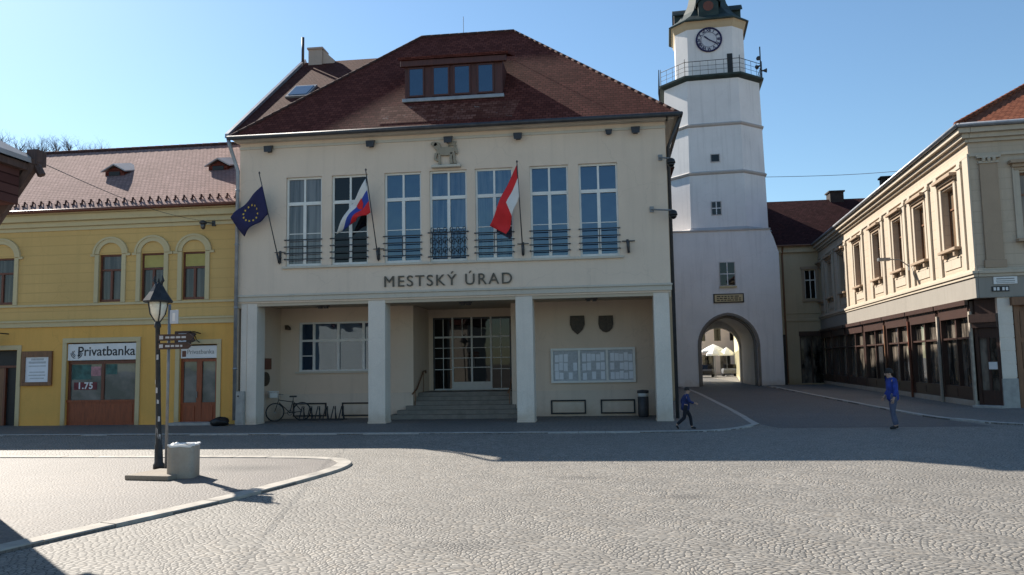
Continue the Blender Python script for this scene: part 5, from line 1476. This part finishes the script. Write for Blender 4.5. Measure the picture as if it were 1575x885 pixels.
for i, c in enumerate(wc):
    mb = MB(FS)
    for s in (-1, 1):
        x = c + s * (RW_ / 2 + .12); mb.box(x - .115, x + .115, -.07, -.002, RZ0 - .05, RZ1 + .1)
    mb.box(c - RW_ / 2 - .2, c + RW_ / 2 + .2, -.04, -.003, 5.6, 6.05); mb.box(c - RW_ / 2 - .235, c + RW_ / 2 + .235, -.05, -.003, 6.05, 6.40 - .41)
    part('window_surround', mb, MAT['rb_trim'], rb, bevel=.01)
    for s in (-1, 1):
        x = c + s * (RW_ / 2 + .62) if not (i == 0 and s == 1) else c + 1.55
        mb = MB(FS); mb.box(x - .2, x + .2, -.09, -.004, 5.36, 9.72); mb.box(x - .26, x + .26, -.13, -.003, 9.45, 9.60)
        part('pilaster_strip', mb, MAT['rb_trim'], rb, bevel=.01)
mb = MB(FS); mb.box(-.52, .07, -.07, -.005, 5.36, 9.72); part('pilaster_strip', mb, MAT['rb_trim'], rb, bevel=.01)
for c in (2.42, 5.97, 9.77):
    mb = MB(FF)
    for s in (-1, 1):
        x = c + s * .82; mb.box(x - .12, x + .12, -.07, -.002, RZ0 - .05, RZ1 + .1)
    mb.box(c - .94, c + .94, -.06, -.004, RZ1 + .1, RZ1 + .3)
    part('window_surround', mb, MAT['rb_trim'], rb, bevel=.01)
for fr, cs in ((FS, wc), (FF, [2.42, 5.97, 9.77])):
    for c in cs:
        M = fr @ T(c - RW_ / 2 if fr is FS else c - .675, 0, RZ0); w_ = RW_ if fr is FS else 1.35; h_ = RZ1 - RZ0
        f = MB()
        f.box(0, .07, .22, .3, 0, h_); f.box(w_ - .07, w_, .22, .3, 0, h_); f.box(.07, w_ - .07, .22, .3, 0, .08); f.box(.07, w_ - .07, .22, .3, h_ - .07, h_)
        f.box(.07, w_ - .07, .215, .3, 1.68, 1.76); f.box(w_ / 2 - .05, w_ / 2 + .05, .217, .3, .08, 1.68)
        wo = part('window', f, MAT['tan_wood'], rb, at=M)
        g_ = MB(); g_.box(.03, w_ - .03, .26, .32, .03, h_ - .02); part('pane', g_, MAT['glass_blind'], wo, at=M)
        g_ = MB(); g_.box(-.3, w_ + .3, -.26, -.003, -.14, -.02)
        for x in (.0, w_ - .2): g_.box(x, x + .2, -.18, -.003, -.36, -.14)
        part('sill', g_, MAT['rb_hood'], wo, at=M, bevel=.015)
        g_ = MB(); g_.box(-.28, w_ + .28, -.16, -.004, h_ + .20, h_ + .33); g_.box(-.38, w_ + .38, -.30, -.003, h_ + .33, h_ + .46); g_.box(-.2, w_ + .2, -.08, -.005, h_ + .07, h_ + .2); part('hood', g_, MAT['rb_hood'], wo, at=M, bevel=.015)
# brown pilaster on the front with capital
mb = MB(FF); mb.box(.34, .98, -.10, -.003, 5.66, 9.42); mb.box(.28, 1.04, -.13, -.004, 5.36, 5.66); pl = part('pilaster', mb, MAT['rb_hood'], rb, bevel=.012)
mb = MB(FF); mb.box(.30, 1.02, -.15, -.003, 9.42, 9.50); mb.box(.24, 1.08, -.2, -.004, 9.62, 9.72)
for k in range(3): mb.tube([(.48 + .18 * k, -.14, 9.50), (.48 + .18 * k, -.18, 9.57), (.48 + .18 * k, -.14, 9.63)], .07, 6)
part('capital', mb, MAT['rb_trim'], pl)
# roof
mb = MB(FS); e = .5; k = 6.5; sz = .62
A, B, Cc, D = (UL, -e, 10.92), (e, -e, 10.92), (e, 15, 10.92), (UL, 15, 10.92)
hh = (15 + e) / 2
P1, P2 = (e - hh, hh - e, 10.92 + hh * sz), (UL, hh - e, 10.92 + hh * sz)
mb.m = 1; mb.quad(A, B, P1, P2); mb.quad(D, P2, P1, Cc); mb.m = 0; mb.poly([B, (e, 30, 10.92), (e - hh, 30, 10.92 + hh * sz), P1]); mb.m = 1
mb.m = 2; mb.quad((UL, -e, 10.9), (e, -e, 10.9), (e, 30, 10.9), (UL, 30, 10.9))
rr = part('roof', mb, [MAT['rb_roof'], MAT['rb_roof_y'], MAT['rb_trim']], rb)
mb = MB(FS)
rt = mb
P = [Vector(B), Vector(P1)]
n = 26
for q in range(n): mb.tube([P[0].lerp(P[1], q / n), P[0].lerp(P[1], (q + 1.1) / n)], [.12, .1], 8)
part('ridge_tiles', mb, MAT['rb_roof'], rr)
mb = MB(FS); mb.box(-29.0, -28.3, 4.0, 4.9, 12.5, 15.1); mb.box(-29.1, -28.2, 3.9, 5.0, 15.1, 15.22); part('chimney', mb, MAT['chimney_dark'], rr)
# ground floor: shop fronts on the side
posts = [-.72, -4.6, -9.0, -13.5, -18.5, -23.6, -28.3, -33.0]
mb = MB(FS); mb.box(UL, -.6, .55, .6, 0, 4.22); mb.box(UL, -33.1, -.02, .54, 0, 4.22); mb.box(UL, -.72, -.04, .5, 0, .28); part('ground_floor_wall', mb, MAT['rb_base'], rb)
for i in range(len(posts) - 1):
    b, a = posts[i] - .14, posts[i + 1] + .14; M = FS @ T(a, 0, .28); w_ = b - a; h_ = 3.9
    f = MB(); f.box(-.14, .12, -.06, .3, -.0, h_ - .02); f.box(w_ - .12, w_ + .0, -.05, .3, 0, h_ - .02)
    f.box(.12, w_ - .12, -.03, .3, 0, .52); f.box(.12, w_ - .12, -.10, .3, h_ - .62, h_ - .01); f.box(-.14, w_, -.22, -.101, h_ - .16, h_ + .04)
    f.box(w_ / 2 - .07, w_ / 2 + .07, -.02, .3, .52, h_ - .62); f.box(.12, w_ - .12, .0, .28, 2.42, 2.5)
    for x in (.2, w_ / 2 + .15): f.box(x, x + w_ / 2 - .4, -.045, -.031, .1, .42)
    so_ = part('shop_front', f, MAT['shop_wood'], rb, at=M)
    g_ = MB(); g_.box(.05, w_ - .05, .15, .2, .5, h_ - .6); part('pane', g_, MAT['glass_shop'], so_, at=M)
    if i == 3:
        g_ = MB(); g_.box(w_ * .55, w_ * .55 + .9, .08, .149, .3, 2.4); part('door', g_, MAT['black'], so_, at=M)
for p_, m_, r_ in ((-.72, 'post_paint', .09), (-4.6, 'post_paint', .08), (-9.0, 'brown_wood', .06), (-13.5, 'tan_wood', .06)):
    mb = MB(FS); mb.box(p_ - r_, p_ + r_, -.16, -.07, .0, 3.75); part('shop_post', mb, MAT[m_], rb, bevel=.01)
# display goods behind the first panes: pale clothes on stands
random.seed(21)
# chamfered corner door, pillar and brown door on the front
p0 = FS @ Vector((-.66, 0, 0)); p1 = FF @ Vector((.62, 0, 0)); dv = (p1 - p0); LN = dv.length; ang = math.atan2(dv.y, dv.x)
FC = T(p0.x, p0.y, 0, ang)
mb = MB(FC); mb.box(0, LN, .12, .2, 0, 4.22); mb.box(.0, .12, .0, .119, .1, 3.4); mb.box(LN - .12, LN, .0, .119, .1, 3.4); mb.box(.12, LN - .12, .02, .119, 2.7, 3.3); mb.box(.12, LN - .12, .05, .119, .1, .7); mb.box(LN / 2 - .05, LN / 2 + .05, .04, .118, .7, 2.7)
mb.box(-.08, LN + .02, -.22, .119, 3.3, 3.62); mb.box(-.02, LN, -.14, .118, 3.1, 3.3)
cd = part('corner_door', mb, MAT['shop_wood'], rb)
mb = MB(FC); mb.box(.12, LN / 2 - .05, .09, .117, .7, 2.7); mb.box(LN / 2 + .05, LN - .12, .09, .117, .7, 2.7); part('pane', mb, MAT['glass_shop'], cd)
mb = MB(FC); mb.box(LN / 2 - .02, LN / 2 + .30, .02, .039, 1.5, 1.78); part('notice', mb, MAT['sign_white'], cd)
mb = MB(FC); mb.box(-.1, LN + .1, -.35, .12, .0, .14); part('doorstep', mb, MAT['kerb_grey'], rb, bevel=.02)
mb = MB(); a, b, c = FS @ Vector((-.66, 0, 4.215)), FS @ Vector((0, 0, 4.215)), FF @ Vector((.62, 0, 4.215)); mb.poly([a, b, c]); part('soffit', mb, MAT['rb_fascia'], rb)
mb = MB(FF); mb.box(.625, 1.12, -.03, .4, 1.15, 4.22)
for k in range(6): mb.box(.615, 1.13, -.04, -.031, 1.2 + .5 * k, 1.66 + .5 * k)
part('pillar', mb, MAT['stone'], rb, bevel=.01)
mb = MB(FF); mb.box(.60, 1.15, -.06, .42, 0, 1.15); part('plinth', mb, MAT['kerb_grey'], rb, bevel=.01)
mb = MB(FF); mb.box(3.2, 16, -.03, .4, 0, 4.22); part('ground_floor_wall', mb, MAT['rb_base'], rb)
mb = MB(FF); mb.box(1.18, 3.15, .1, .25, 0, 4.1); mb.box(1.16, 1.34, -.05, .099, 0, 3.9); mb.box(3.0, 3.18, -.05, .099, 0, 3.9); mb.box(1.05, 3.28, -.25, .099, 3.9, 4.2)
for x in (1.4, 2.25):
    for z in (.3, 1.5, 2.7): mb.box(x, x + .68, .06, .099, z, z + 1.0)
part('door', mb, MAT['tan_wood'], rb, label='brown panelled wooden front door')
# signs on the corner
ss = thing('street_sign', 'white street name sign on the corner building above the corner door', 'sign', FF @ Vector((.95, -.1, 4.8)), -TH)
mb = MB(FF); mb.box(.52, 1.34, -.135, -.103, 4.72, 5.0); part('sign_board', mb, MAT['sign_white'], ss, bevel=.006)
mb = MB(FF); mb.box(.62, 1.24, -.14, -.136, 4.90, 4.94); mb.box(.60, 1.26, -.14, -.136, 4.82, 4.85); mb.box(.62, 1.24, -.14, -.136, 4.76, 4.78); part('writing', mb, MAT['grey_metal'], ss)
ss = thing('house_number_sign', 'small dark house number sign just under the street name sign', 'sign', FF @ Vector((.75, -.1, 4.45)), -TH)
mb = MB(FF); mb.box(.44, 1.04, -.135, -.103, 4.44, 4.64); part('sign_board', mb, MAT['black'], ss, bevel=.004)
mb = MB(FF)
for x in (.50, .62, .80, .92): mb.box(x, x + .08, -.139, -.136, 4.48, 4.60)
part('digits', mb, MAT['sign_white'], ss)
mb = MB(FS); mb.box(-8.35, -8.15, -.12, -.09, 6.2, 6.5); mb.tube([(-8.25, -.1, 6.4), (-8.25, -.5, 6.75), (-8.25, -1.0, 6.78)], .03, 6); mb.box(-8.4, -8.1, -1.5, -.95, 6.72, 6.86)
wl_ = single('street_light', mb, MAT['grey_metal'], FS @ Vector((-8.25, 0, 6.2)), 'small bracket street light on the sunlit side of the corner building', 'street light', bevel=.01)

# ------------------------------------------------------------------ bright street beyond the gate
h1 = thing('far_house', 'pale pink house closing the sunny street seen through the archway', 'house', (14, 112, 0))
mb = MB(); mb.wall(4, 26, 0, 8.2, [(12.2 + 2.1 * k, 13.1 + 2.1 * k, 4.6, 6.3) for k in range(3)] + [(12.6, 14.2, 0, 2.7), (15, 16.4, 0, 2.7)], .3, 112); mb.box(4, 26, 112.8, 120, 0, 8.2); part('wall', mb, MAT['pink_plaster'], h1)
mb = MB(); mb.prism([(3.6, 111.6, 8.2), (3.6, 116, 11.5), (3.6, 120.4, 8.2)], (23, 0, 0)); part('roof', mb, MAT['ye_roof'], h1)
mb = MB()
for k in range(3): mb.box(12.2 + 2.1 * k, 13.1 + 2.1 * k, 112.2, 112.3, 4.6, 6.3)
part('window', mb, MAT['glass_dark'], h1); mb = MB(); mb.box(12.6, 14.2, 112.2, 112.3, 0, 2.7); mb.box(15, 16.4, 112.2, 112.3, 0, 2.7); part('shop_window', mb, MAT['glass_shop'], h1)
h2 = thing('street_side_house', 'cream yellow house on the sunny side of the street beyond the archway', 'house', (13, 90, 0))
Ms = T(16.6, 110, 0, math.atan2(-35.5, -4.9)); LN2 = math.hypot(35.5, 4.9)
mb = MB(Ms); mb.wall(0, LN2, 0, 8.5, [(2 + 3.2 * k, 3.1 + 3.2 * k, 4.6, 6.4) for k in range(10)] + [(1.6 + 3.2 * k, 3.5 + 3.2 * k, .3, 2.9) for k in range(10)], .25); mb.box(0, LN2, .5, 8, 0, 8.5); part('wall', mb, MAT['cream_plaster'], h2)
mb = MB(Ms)
for k in range(10): mb.box(2 + 3.2 * k, 3.1 + 3.2 * k, .2, .28, 4.6, 6.4)
part('window', mb, MAT['glass_dark'], h2)
mb = MB(Ms)
for k in range(10): mb.box(1.6 + 3.2 * k, 3.5 + 3.2 * k, .2, .28, .3, 2.9)
part('shop_window', mb, MAT['glass_shop'], h2)
mb = MB(Ms); mb.prism([(-.3, -.4, 8.5), (-.3, 4, 11.5), (-.3, 8.4, 8.5)], (LN2 + .6, 0, 0)); part('roof', mb, MAT['ye_roof'], h2)
for (x, y, r_, lab) in ((12.0, 94, 1.0, 'white parasol seen through the arch, lowest on the pink house side'), (13.0, 103, 1.55, 'white parasol seen through the arch in front of the pink house middle'), (13.9, 98, 1.0, 'white parasol seen through the arch close to the cream house')):
    u = thing('parasol', lab, 'parasol', (x, y, 0), 0, 'white parasols in the street beyond the gate')
    mb = MB(); mb.tube([(x, y, 0), (x, y, 3.1)], .035, 6); part('pole', mb, MAT['grey_metal'], u)
    mb = MB(); zt = 3.5 + (.5 if r_ > 1.5 else 0)
    mb.lathe([(r_, zt - 1.0), (r_ * 1.0, zt - .8), (r_ * .5, zt - .35), (.02, zt)], (x, y, 0), 8, PI / 8, smooth=False); part('canopy', mb, MAT['canvas'], u)
    mb = MB(); mb.lathe([(.3, 0), (.3, .08), (.06, .1)], (x, y, 0), 10); part('base', mb, MAT['dark_metal'], u)
def car(x, y, rz, lab, col):
    M = T(x, y, 0, rz); c = thing('parked_car', lab, 'car', (x, y, 0), rz, 'cars parked beyond the gate')
    mb = MB(M); pr_ = [(-2.0, .32), (2.0, .32), (2.05, .62), (1.9, .82), (1.0, .92), (-1.8, .95), (-2.05, .75)]
    mb.prism([(a, -.82, b) for a, b in pr_], (0, 1.64, 0)); part('body', mb, MAT[col], c, bevel=.05)
    mb = MB(M); pr_ = [(-1.7, .95), (.95, .93), (.35, 1.42), (-1.25, 1.46)]; mb.prism([(a, -.70, b) for a, b in pr_], (0, 1.40, 0)); part('cabin_glass', mb, MAT['glass_dark'], c, bevel=.04)
    for a in (-1.25, 1.25):
        for s in (-1, 1):
            mb = MB(M); mb.prism([(a + .31 * math.cos(t), s * .84, .32 + .31 * math.sin(t)) for t in [2 * PI * k / 16 for k in range(16)]], (0, -.2 * s, 0)); part('wheel', mb, MAT['rubber'], c)
car(11.2, 96, 1.4, 'dark parked car on the left seen through the gate arch', 'black')
car(14.4, 100, 1.5, 'grey parked car by the cream house seen through the gate arch', 'grey_metal')

# ------------------------------------------------------------------ square furniture
lp = thing('street_lamp', 'old fashioned black lamp post with glass lantern on the square', 'street lamp', (-9.23, 15.5, .03))
bx, by = -9.23, 15.5
def LP(z): return Vector((bx - .035 * z, by, z))
mb = MB(); mb.tube([LP(.03), LP(.12), LP(.16), LP(.5), LP(.55), LP(1.2), LP(2.9), LP(2.95), LP(3.05)], [.11, .11, .085, .075, .06, .052, .045, .07, .05], 12); part('pole', mb, MAT['iron'], lp)
random.seed(12)
mb = MB()
for k in range(9):
    z = random.uniform(.5, 2.3); p = LP(z); a = random.uniform(-2.6, -.5); r_ = .058
    pts = []
    for da, dz in ((-.35, 0), (.35, 0), (.35, .12), (-.35, .12)): pts.append((p.x + r_ * math.cos(a + da), p.y + r_ * math.sin(a + da), z + dz * random.uniform(.6, 1)))
    mb.poly(pts)
part('stickers', mb, MAT['paper_grey'], lp)
c = LP(3.05)
mb = MB()
for k in range(4):
    a = PI / 4 + k * PI / 2; mb.tube([c + Vector((.05 * math.cos(a), .05 * math.sin(a), 0)), c + Vector((.15 * math.cos(a), .15 * math.sin(a), .16)), c + Vector((.2 * math.cos(a), .2 * math.sin(a), .44))], .014, 5)
lt_ = part('lantern_frame', mb, MAT['iron'], lp)
mb = MB(); mb.lathe([(.04, .0), (.13, .14), (.17, .30), (.185, .44)], c, 12); gm = MAT['lamp_glass']; part('lantern_glass', mb, gm, lp)
mb = MB(); mb.lathe([(.29, .40), (.30, .43), (.17, .62), (.09, .76), (.06, .80), (.0, .81)], c, 8, 0, smooth=False)
part('lantern_hood', mb, MAT['iron'], lp)
mb = MB()
for s in (-1, 1): mb.tube([c + Vector((.05 * s, 0, .78)), c + Vector((.10 * s, 0, .86)), c + Vector((.08 * s, 0, .96))], [.03, .03, .012], 6)
mb.tube([c + Vector((0, 0, .78)), c + Vector((0, 0, .90))], [.03, .012], 6); part('finial', mb, MAT['iron'], lp)
sp = thing('direction_signpost', 'thin grey signpost with two dark arrow boards beside the lamp post', 'signpost', (-8.93, 15.25, .03))
mb = MB(); mb.tube([(-8.93, 15.25, .03), (-8.93, 15.25, 3.38)], .03, 8); part('post', mb, MAT['grey_metal'], sp)
for z, x0, x1 in ((2.635, -9.12, -8.36), (2.46, -9.12, -8.40)):
    mb = MB(); mb.prism([(x0, 15.2, z), (x1 - .08, 15.2, z), (x1, 15.2, z + .065), (x1 - .08, 15.2, z + .13), (x0, 15.2, z + .13)], (0, -.03, 0)); ab = part('arrow_board', mb, MAT['sign_brown'], sp)
    mb = MB()
    mb.box(x0 + .03, x0 + .11, 15.168, 15.1695, z + .03, z + .10); random.seed(int(z * 100)); x = x0 + .16
    while x < x1 - .2: w_ = random.uniform(.04, .1); mb.box(x, x + w_, 15.168, 15.1695, z + .045, z + .085); x += w_ + .025
    part('writing', mb, MAT['paper_grey'], ab)
mb = MB(); mb.box(-8.90, -8.72, 15.21, 15.23, 2.98, 3.26); pn = part('sign_plate', mb, MAT['sign_blue'], sp, bevel=.005)
mb = MB(); mb.box(-8.84, -8.78, 15.204, 15.209, 3.03, 3.2); part('sign_mark', mb, MAT['sign_white'], pn)
cbn = thing('concrete_bin', 'concrete litter bin with white liner next to the lamp post', 'litter bin', (-8.05, 14.35, .03))
mb = MB(T(-8.05, 14.35, .03, .25))
for (o0, i0, z0, z1) in ((.255, .20, .0, .60),):
    n = 24
    def sq(r, a): return (r * (abs(math.cos(a)) ** .36) * (1 if math.cos(a) > 0 else -1), r * (abs(math.sin(a)) ** .36) * (1 if math.sin(a) > 0 else -1))
    ro = [sq(o0, 2 * PI * k / n) for k in range(n)]; ri = [sq(i0, 2 * PI * k / n) for k in range(n)]
    for k in range(n):
        q = (k + 1) % n
        mb.quad((*ro[k], z0), (*ro[q], z0), (*ro[q], z1), (*ro[k], z1)); mb.quad((*ro[k], z1), (*ro[q], z1), (*ri[q], z1), (*ri[k], z1)); mb.quad((*ri[q], z1 - .3), (*ri[k], z1 - .3), (*ri[k], z1), (*ri[q], z1))
    mb.poly([(*p, z1 - .3) for p in ri])
part('bin_body', mb, MAT['concrete'], cbn)
mb = MB(T(-8.05, 14.35, .03, .25)); mb.smooth = True
n = 32; ro = []
for (r_, z_, am) in ((.19, .45, 0), (.195, .603, .004), (.225, .622, .008), (.262, .62, .006), (.264, .585, .012)):
    ro.append([(*[v * (1 + .03 * math.sin(5 * 2 * PI * k / n)) for v in sq(r_, 2 * PI * k / n)], z_ + am * math.sin(k * 1.9) + am * math.sin(k * .7)) for k in range(n)])
for j in range(4):
    for k in range(n): q = (k + 1) % n; mb.quad(ro[j][k], ro[j][q], ro[j + 1][q], ro[j + 1][k])
part('liner_bag', mb, MAT['lining'], cbn)
mb = MB(); mb.prism([(-8.98, 13.95, .034), (-8.05, 13.82, .034), (-7.98, 14.75, .034), (-8.85, 14.9, .034)], (0, 0, .085))
single('concrete_slab', mb, MAT['slab'], (-8.5, 14.3, .034), 'flat concrete slab on the paving between lamp post and concrete bin', 'slab', bevel=.012)

# ------------------------------------------------------------------ people
def skin(verts, edges, rad, root, sub=1):
    me = bpy.data.meshes.new('skin'); me.from_pydata(verts, edges, [])
    o = bpy.data.objects.new('skin', me); COL.objects.link(o)
    o.modifiers.new('s', 'SKIN')
    if not me.skin_vertices: me.skin_vertices.new()
    for i, r in enumerate(rad):
        sv = me.skin_vertices[0].data[i]; sv.radius = (r, r) if isinstance(r, (int, float)) else r; sv.use_root = (i == root)
    s = o.modifiers.new('u', 'SUBSURF'); s.levels = sub; s.render_levels = sub
    dg = bpy.context.evaluated_depsgraph_get(); dg.update()
    m2 = bpy.data.meshes.new_from_object(o.evaluated_get(dg))
    bpy.data.objects.remove(o)
    mb = MB(); mb.smooth = True; mb.add([v.co.copy() for v in m2.vertices], [tuple(p.vertices) for p in m2.polygons]); bpy.data.meshes.remove(m2)
    return mb


def chain_builder():
    V_, E_, R_ = [], [], []
    def add(p, r, par=None):
        V_.append(p); R_.append(r); i = len(V_) - 1
        if par is not None: E_.append((par, i))
        return i
    return V_, E_, R_, add


def hand(add, w, dirv, palm_n, s):
    """palm and five separate bent fingers growing from wrist index w; returns nothing"""
    d = Vector(dirv).normalized(); n = Vector(palm_n).normalized(); sd = d.cross(n)
    return [('palm', d * .045 * s, .034 * s)], d, n, sd


def person(label, loc, rz, H_, J, mats, group=None):
    """J: joints at a standing height of 1.75 (x forward, y left, z up)"""
    s = H_ / 1.75; t = thing('person', label, 'person', loc, rz, group)
    def S(p): return tuple(c * s for c in p)
    M = T(*loc, rz)
    V_, E_, R_, add = chain_builder()
    pel = add(S(J['pelvis']), (.15 * s, .11 * s)); sp1 = add(S(J['waist']), (.135 * s, .10 * s), pel); ch = add(S(J['chest']), (.165 * s, .115 * s), sp1); nk = add(S(J['neck']), .058 * s, ch)
    h0 = Vector(J['head']); hd = add(S(h0 + Vector((.015, 0, -.07))), (.068 * s, .08 * s), nk); add(S(h0 + Vector((0, 0, .03))), (.082 * s, .098 * s), hd); add(S(h0 + Vector((-.01, 0, .10))), (.055 * s, .065 * s), len(V_) - 1)
    tips = {}
    for q, sg_ in (('l', 1), ('r', -1)):
        a = add(S(J['sho_' + q]), .062 * s, ch); b = add(S(J['elb_' + q]), .044 * s, a); w_ = add(S(J['wri_' + q]), .029 * s, b)
        d = (Vector(J['wri_' + q]) - Vector(J['elb_' + q])).normalized(); sd = Vector((1, 0, 0)) if abs(d.x) < .8 else Vector((0, 0, 1)); sd = (sd - d * sd.dot(d)).normalized(); nn = d.cross(sd)
        w0 = Vector(J['wri_' + q]); pm = add(S(w0 + d * .05), (.036 * s, .02 * s), w_); pe = add(S(w0 + d * .085), (.038 * s, .018 * s), pm)
        for k, (off, ln_) in enumerate(((.030, .07), (.010, .08), (-.010, .075), (-.028, .055))):
            b1 = add(S(w0 + d * .10 + sd * off), .0095 * s, pe); b2 = add(S(w0 + d * (.10 + ln_ * .55) + sd * off * 1.1 + nn * .012 * sg_), .009 * s, b1); add(S(w0 + d * (.10 + ln_ * .9) + sd * off * 1.1 + nn * .035 * sg_), .008 * s, b2)
        t1 = add(S(w0 + d * .045 + sd * .045), .0115 * s, pm); add(S(w0 + d * .085 + sd * .062 + nn * .015 * sg_), .0105 * s, t1)
    for q in 'lr':
        a = add(S(J['hip_' + q]), .092 * s, pel); b = add(S(J['kne_' + q]), .06 * s, a); c = add(S(J['ank_' + q]), .04 * s, b); add(S(J['toe_' + q]), .034 * s, c)
    mb = skin(V_, E_, R_, 0)
    part('body', mb, mats['skin'], t, at=M)
    # jacket
    V_, E_, R_, add = chain_builder()
    low = add(S(Vector(J['pelvis']) + Vector((0, 0, -.16))), (.19 * s, .155 * s)); pel = add(S(Vector(J['pelvis']) + Vector((0, 0, -.02))), (.19 * s, .15 * s), low); sp1 = add(S(J['waist']), (.185 * s, .145 * s), pel); ch = add(S(J['chest']), (.20 * s, .15 * s), sp1); nk = add(S(Vector(J['neck']) + Vector((0, 0, -.01))), .095 * s, ch)
    for q in 'lr':
        a = add(S(J['sho_' + q]), .09 * s, ch); b = add(S(J['elb_' + q]), .07 * s, a); add(S(Vector(J['elb_' + q]).lerp(Vector(J['wri_' + q]), .93)), .052 * s, b)
    mb = skin(V_, E_, R_, 0); part('jacket', mb, mats['jacket'], t, at=M)
    # trousers
    V_, E_, R_, add = chain_builder()
    top = add(S(Vector(J['waist'])), (.15 * s, .12 * s)); pel = add(S(Vector(J['pelvis'])), (.165 * s, .13 * s), top)
    for q in 'lr':
        a = add(S(J['hip_' + q]), .105 * s, pel); b = add(S(J['kne_' + q]), .078 * s, a); add(S(Vector(J['kne_' + q]).lerp(Vector(J['ank_' + q]), .97)), .062 * s, b)
    mb = skin(V_, E_, R_, 0); part('trousers', mb, mats['trousers'], t, at=M)
    for q in 'lr':
        V_, E_, R_, add = chain_builder(); an_, to = Vector(J['ank_' + q]), Vector(J['toe_' + q]); d = (to - an_)
        heel = add(S(an_ + Vector((0, 0, -.03)) - d.normalized() * .03), .05 * s); m_ = add(S(an_.lerp(to, .55) + Vector((0, 0, .0))), .047 * s, heel); add(S(to + d.normalized() * .02), .036 * s, m_)
        part('shoe', skin(V_, E_, R_, 0), MAT['shoe'], t, at=M)
    # hair cap, face
    hm = MB(); hm.smooth = True
    c = h0; n_, m_ = 16, 9; vs = []
    for j in range(m_ + 1):
        for i in range(n_):
            a = 2 * PI * i / n_; ph = (PI * .58) * j / m_
            fr = .80 if (math.cos(a) > .35 and ph > 1.0) else 1.0
            vs.append(S((c.x - .012 + .118 * math.sin(ph) * math.cos(a) * fr, c.y + .098 * math.sin(ph) * math.sin(a), c.z + .035 + .118 * math.cos(ph) * (1 if j < m_ else 1.1))))
    hm.add(vs, [(j * n_ + i, j * n_ + (i + 1) % n_, (j + 1) * n_ + (i + 1) % n_, (j + 1) * n_ + i) for j in range(m_) for i in range(n_)])
    part('hair', hm, mats['hair'], t, at=M)
    fm = MB(); f_ = h0 + Vector((.092, 0, -.02))
    fm.prism([S(f_ + Vector((-.01, -.016, -.03))), S(f_ + Vector((-.01, .016, -.03))), S(f_ + Vector((-.006, .006, .02))), S(f_ + Vector((-.006, -.006, .02)))], S((.028, 0, -.006)))
    for sg_ in (-1, 1): fm.lathe([(.012 * s, -.03 * s), (.022 * s, 0), (.012 * s, .03 * s)], S(h0 + Vector((-.005, .092 * sg_, -.02))), 8)
    part('nose_and_ears', fm, mats['skin'], t, at=M)
    fm = MB()
    for sg_ in (-1, 1): fm.lathe([(.003 * s, -.008 * s), (.010 * s, 0), (.003 * s, .008 * s)], S(f_ + Vector((-.008, .032 * sg_, .018))), 8)
    fm.box(*[v * s for v in (f_.x - .012, f_.x - .002, f_.y - .022, f_.y + .022, f_.z - .066, f_.z - .058)])
    part('eyes_and_mouth', fm, MAT['hair'], t, at=M)
    return t


man = dict(pelvis=(0, 0, .93), waist=(.0, 0, 1.08), chest=(.01, 0, 1.30), neck=(.03, 0, 1.47), head=(.08, 0, 1.585),
           sho_l=(.01, .19, 1.40), elb_l=(-.02, .25, 1.12), wri_l=(.06, .26, .89), sho_r=(.02, -.19, 1.40), elb_r=(.0, -.25, 1.13), wri_r=(.14, -.24, .93),
           hip_l=(.0, .09, .88), kne_l=(.06, .09, .49), ank_l=(.0, .09, .09), toe_l=(.15, .10, .04), hip_r=(0, -.09, .88), kne_r=(.0, -.09, .48), ank_r=(-.11, -.09, .09), toe_r=(.04, -.10, .04))
mx = (7.93, 23.85)
pm_ = person('man in blue puffy jacket and grey blue jeans standing by the corner shop', (7.93, 23.85, .005), PI, 1.74, man, dict(skin=MAT['skin'], jacket=MAT['jacket_blue'], trousers=MAT['jeans'], hair=MAT['hair']))
kid = dict(pelvis=(0, 0, .90), waist=(.02, 0, 1.06), chest=(.05, 0, 1.29), neck=(.08, 0, 1.44), head=(.12, 0, 1.57),
           sho_l=(.05, .18, 1.38), elb_l=(-.12, .23, 1.14), wri_l=(-.06, .22, .92), sho_r=(.06, -.18, 1.38), elb_r=(.16, -.23, 1.12), wri_r=(.36, -.18, 1.06),
           hip_l=(.0, .09, .86), kne_l=(.20, .09, .52), ank_l=(.24, .09, .10), toe_l=(.39, .09, .05), hip_r=(0, -.09, .86), kne_r=(-.06, -.09, .47), ank_r=(-.38, -.09, .20), toe_r=(-.31, -.09, .05))
person('child in blue jacket and dark trousers striding past the last porch pillar', (2.16, 24.1, .02), 0, 1.27, kid, dict(skin=MAT['skin'], jacket=MAT['jacket_child'], trousers=MAT['trousers_dark'], hair=MAT['hair']))
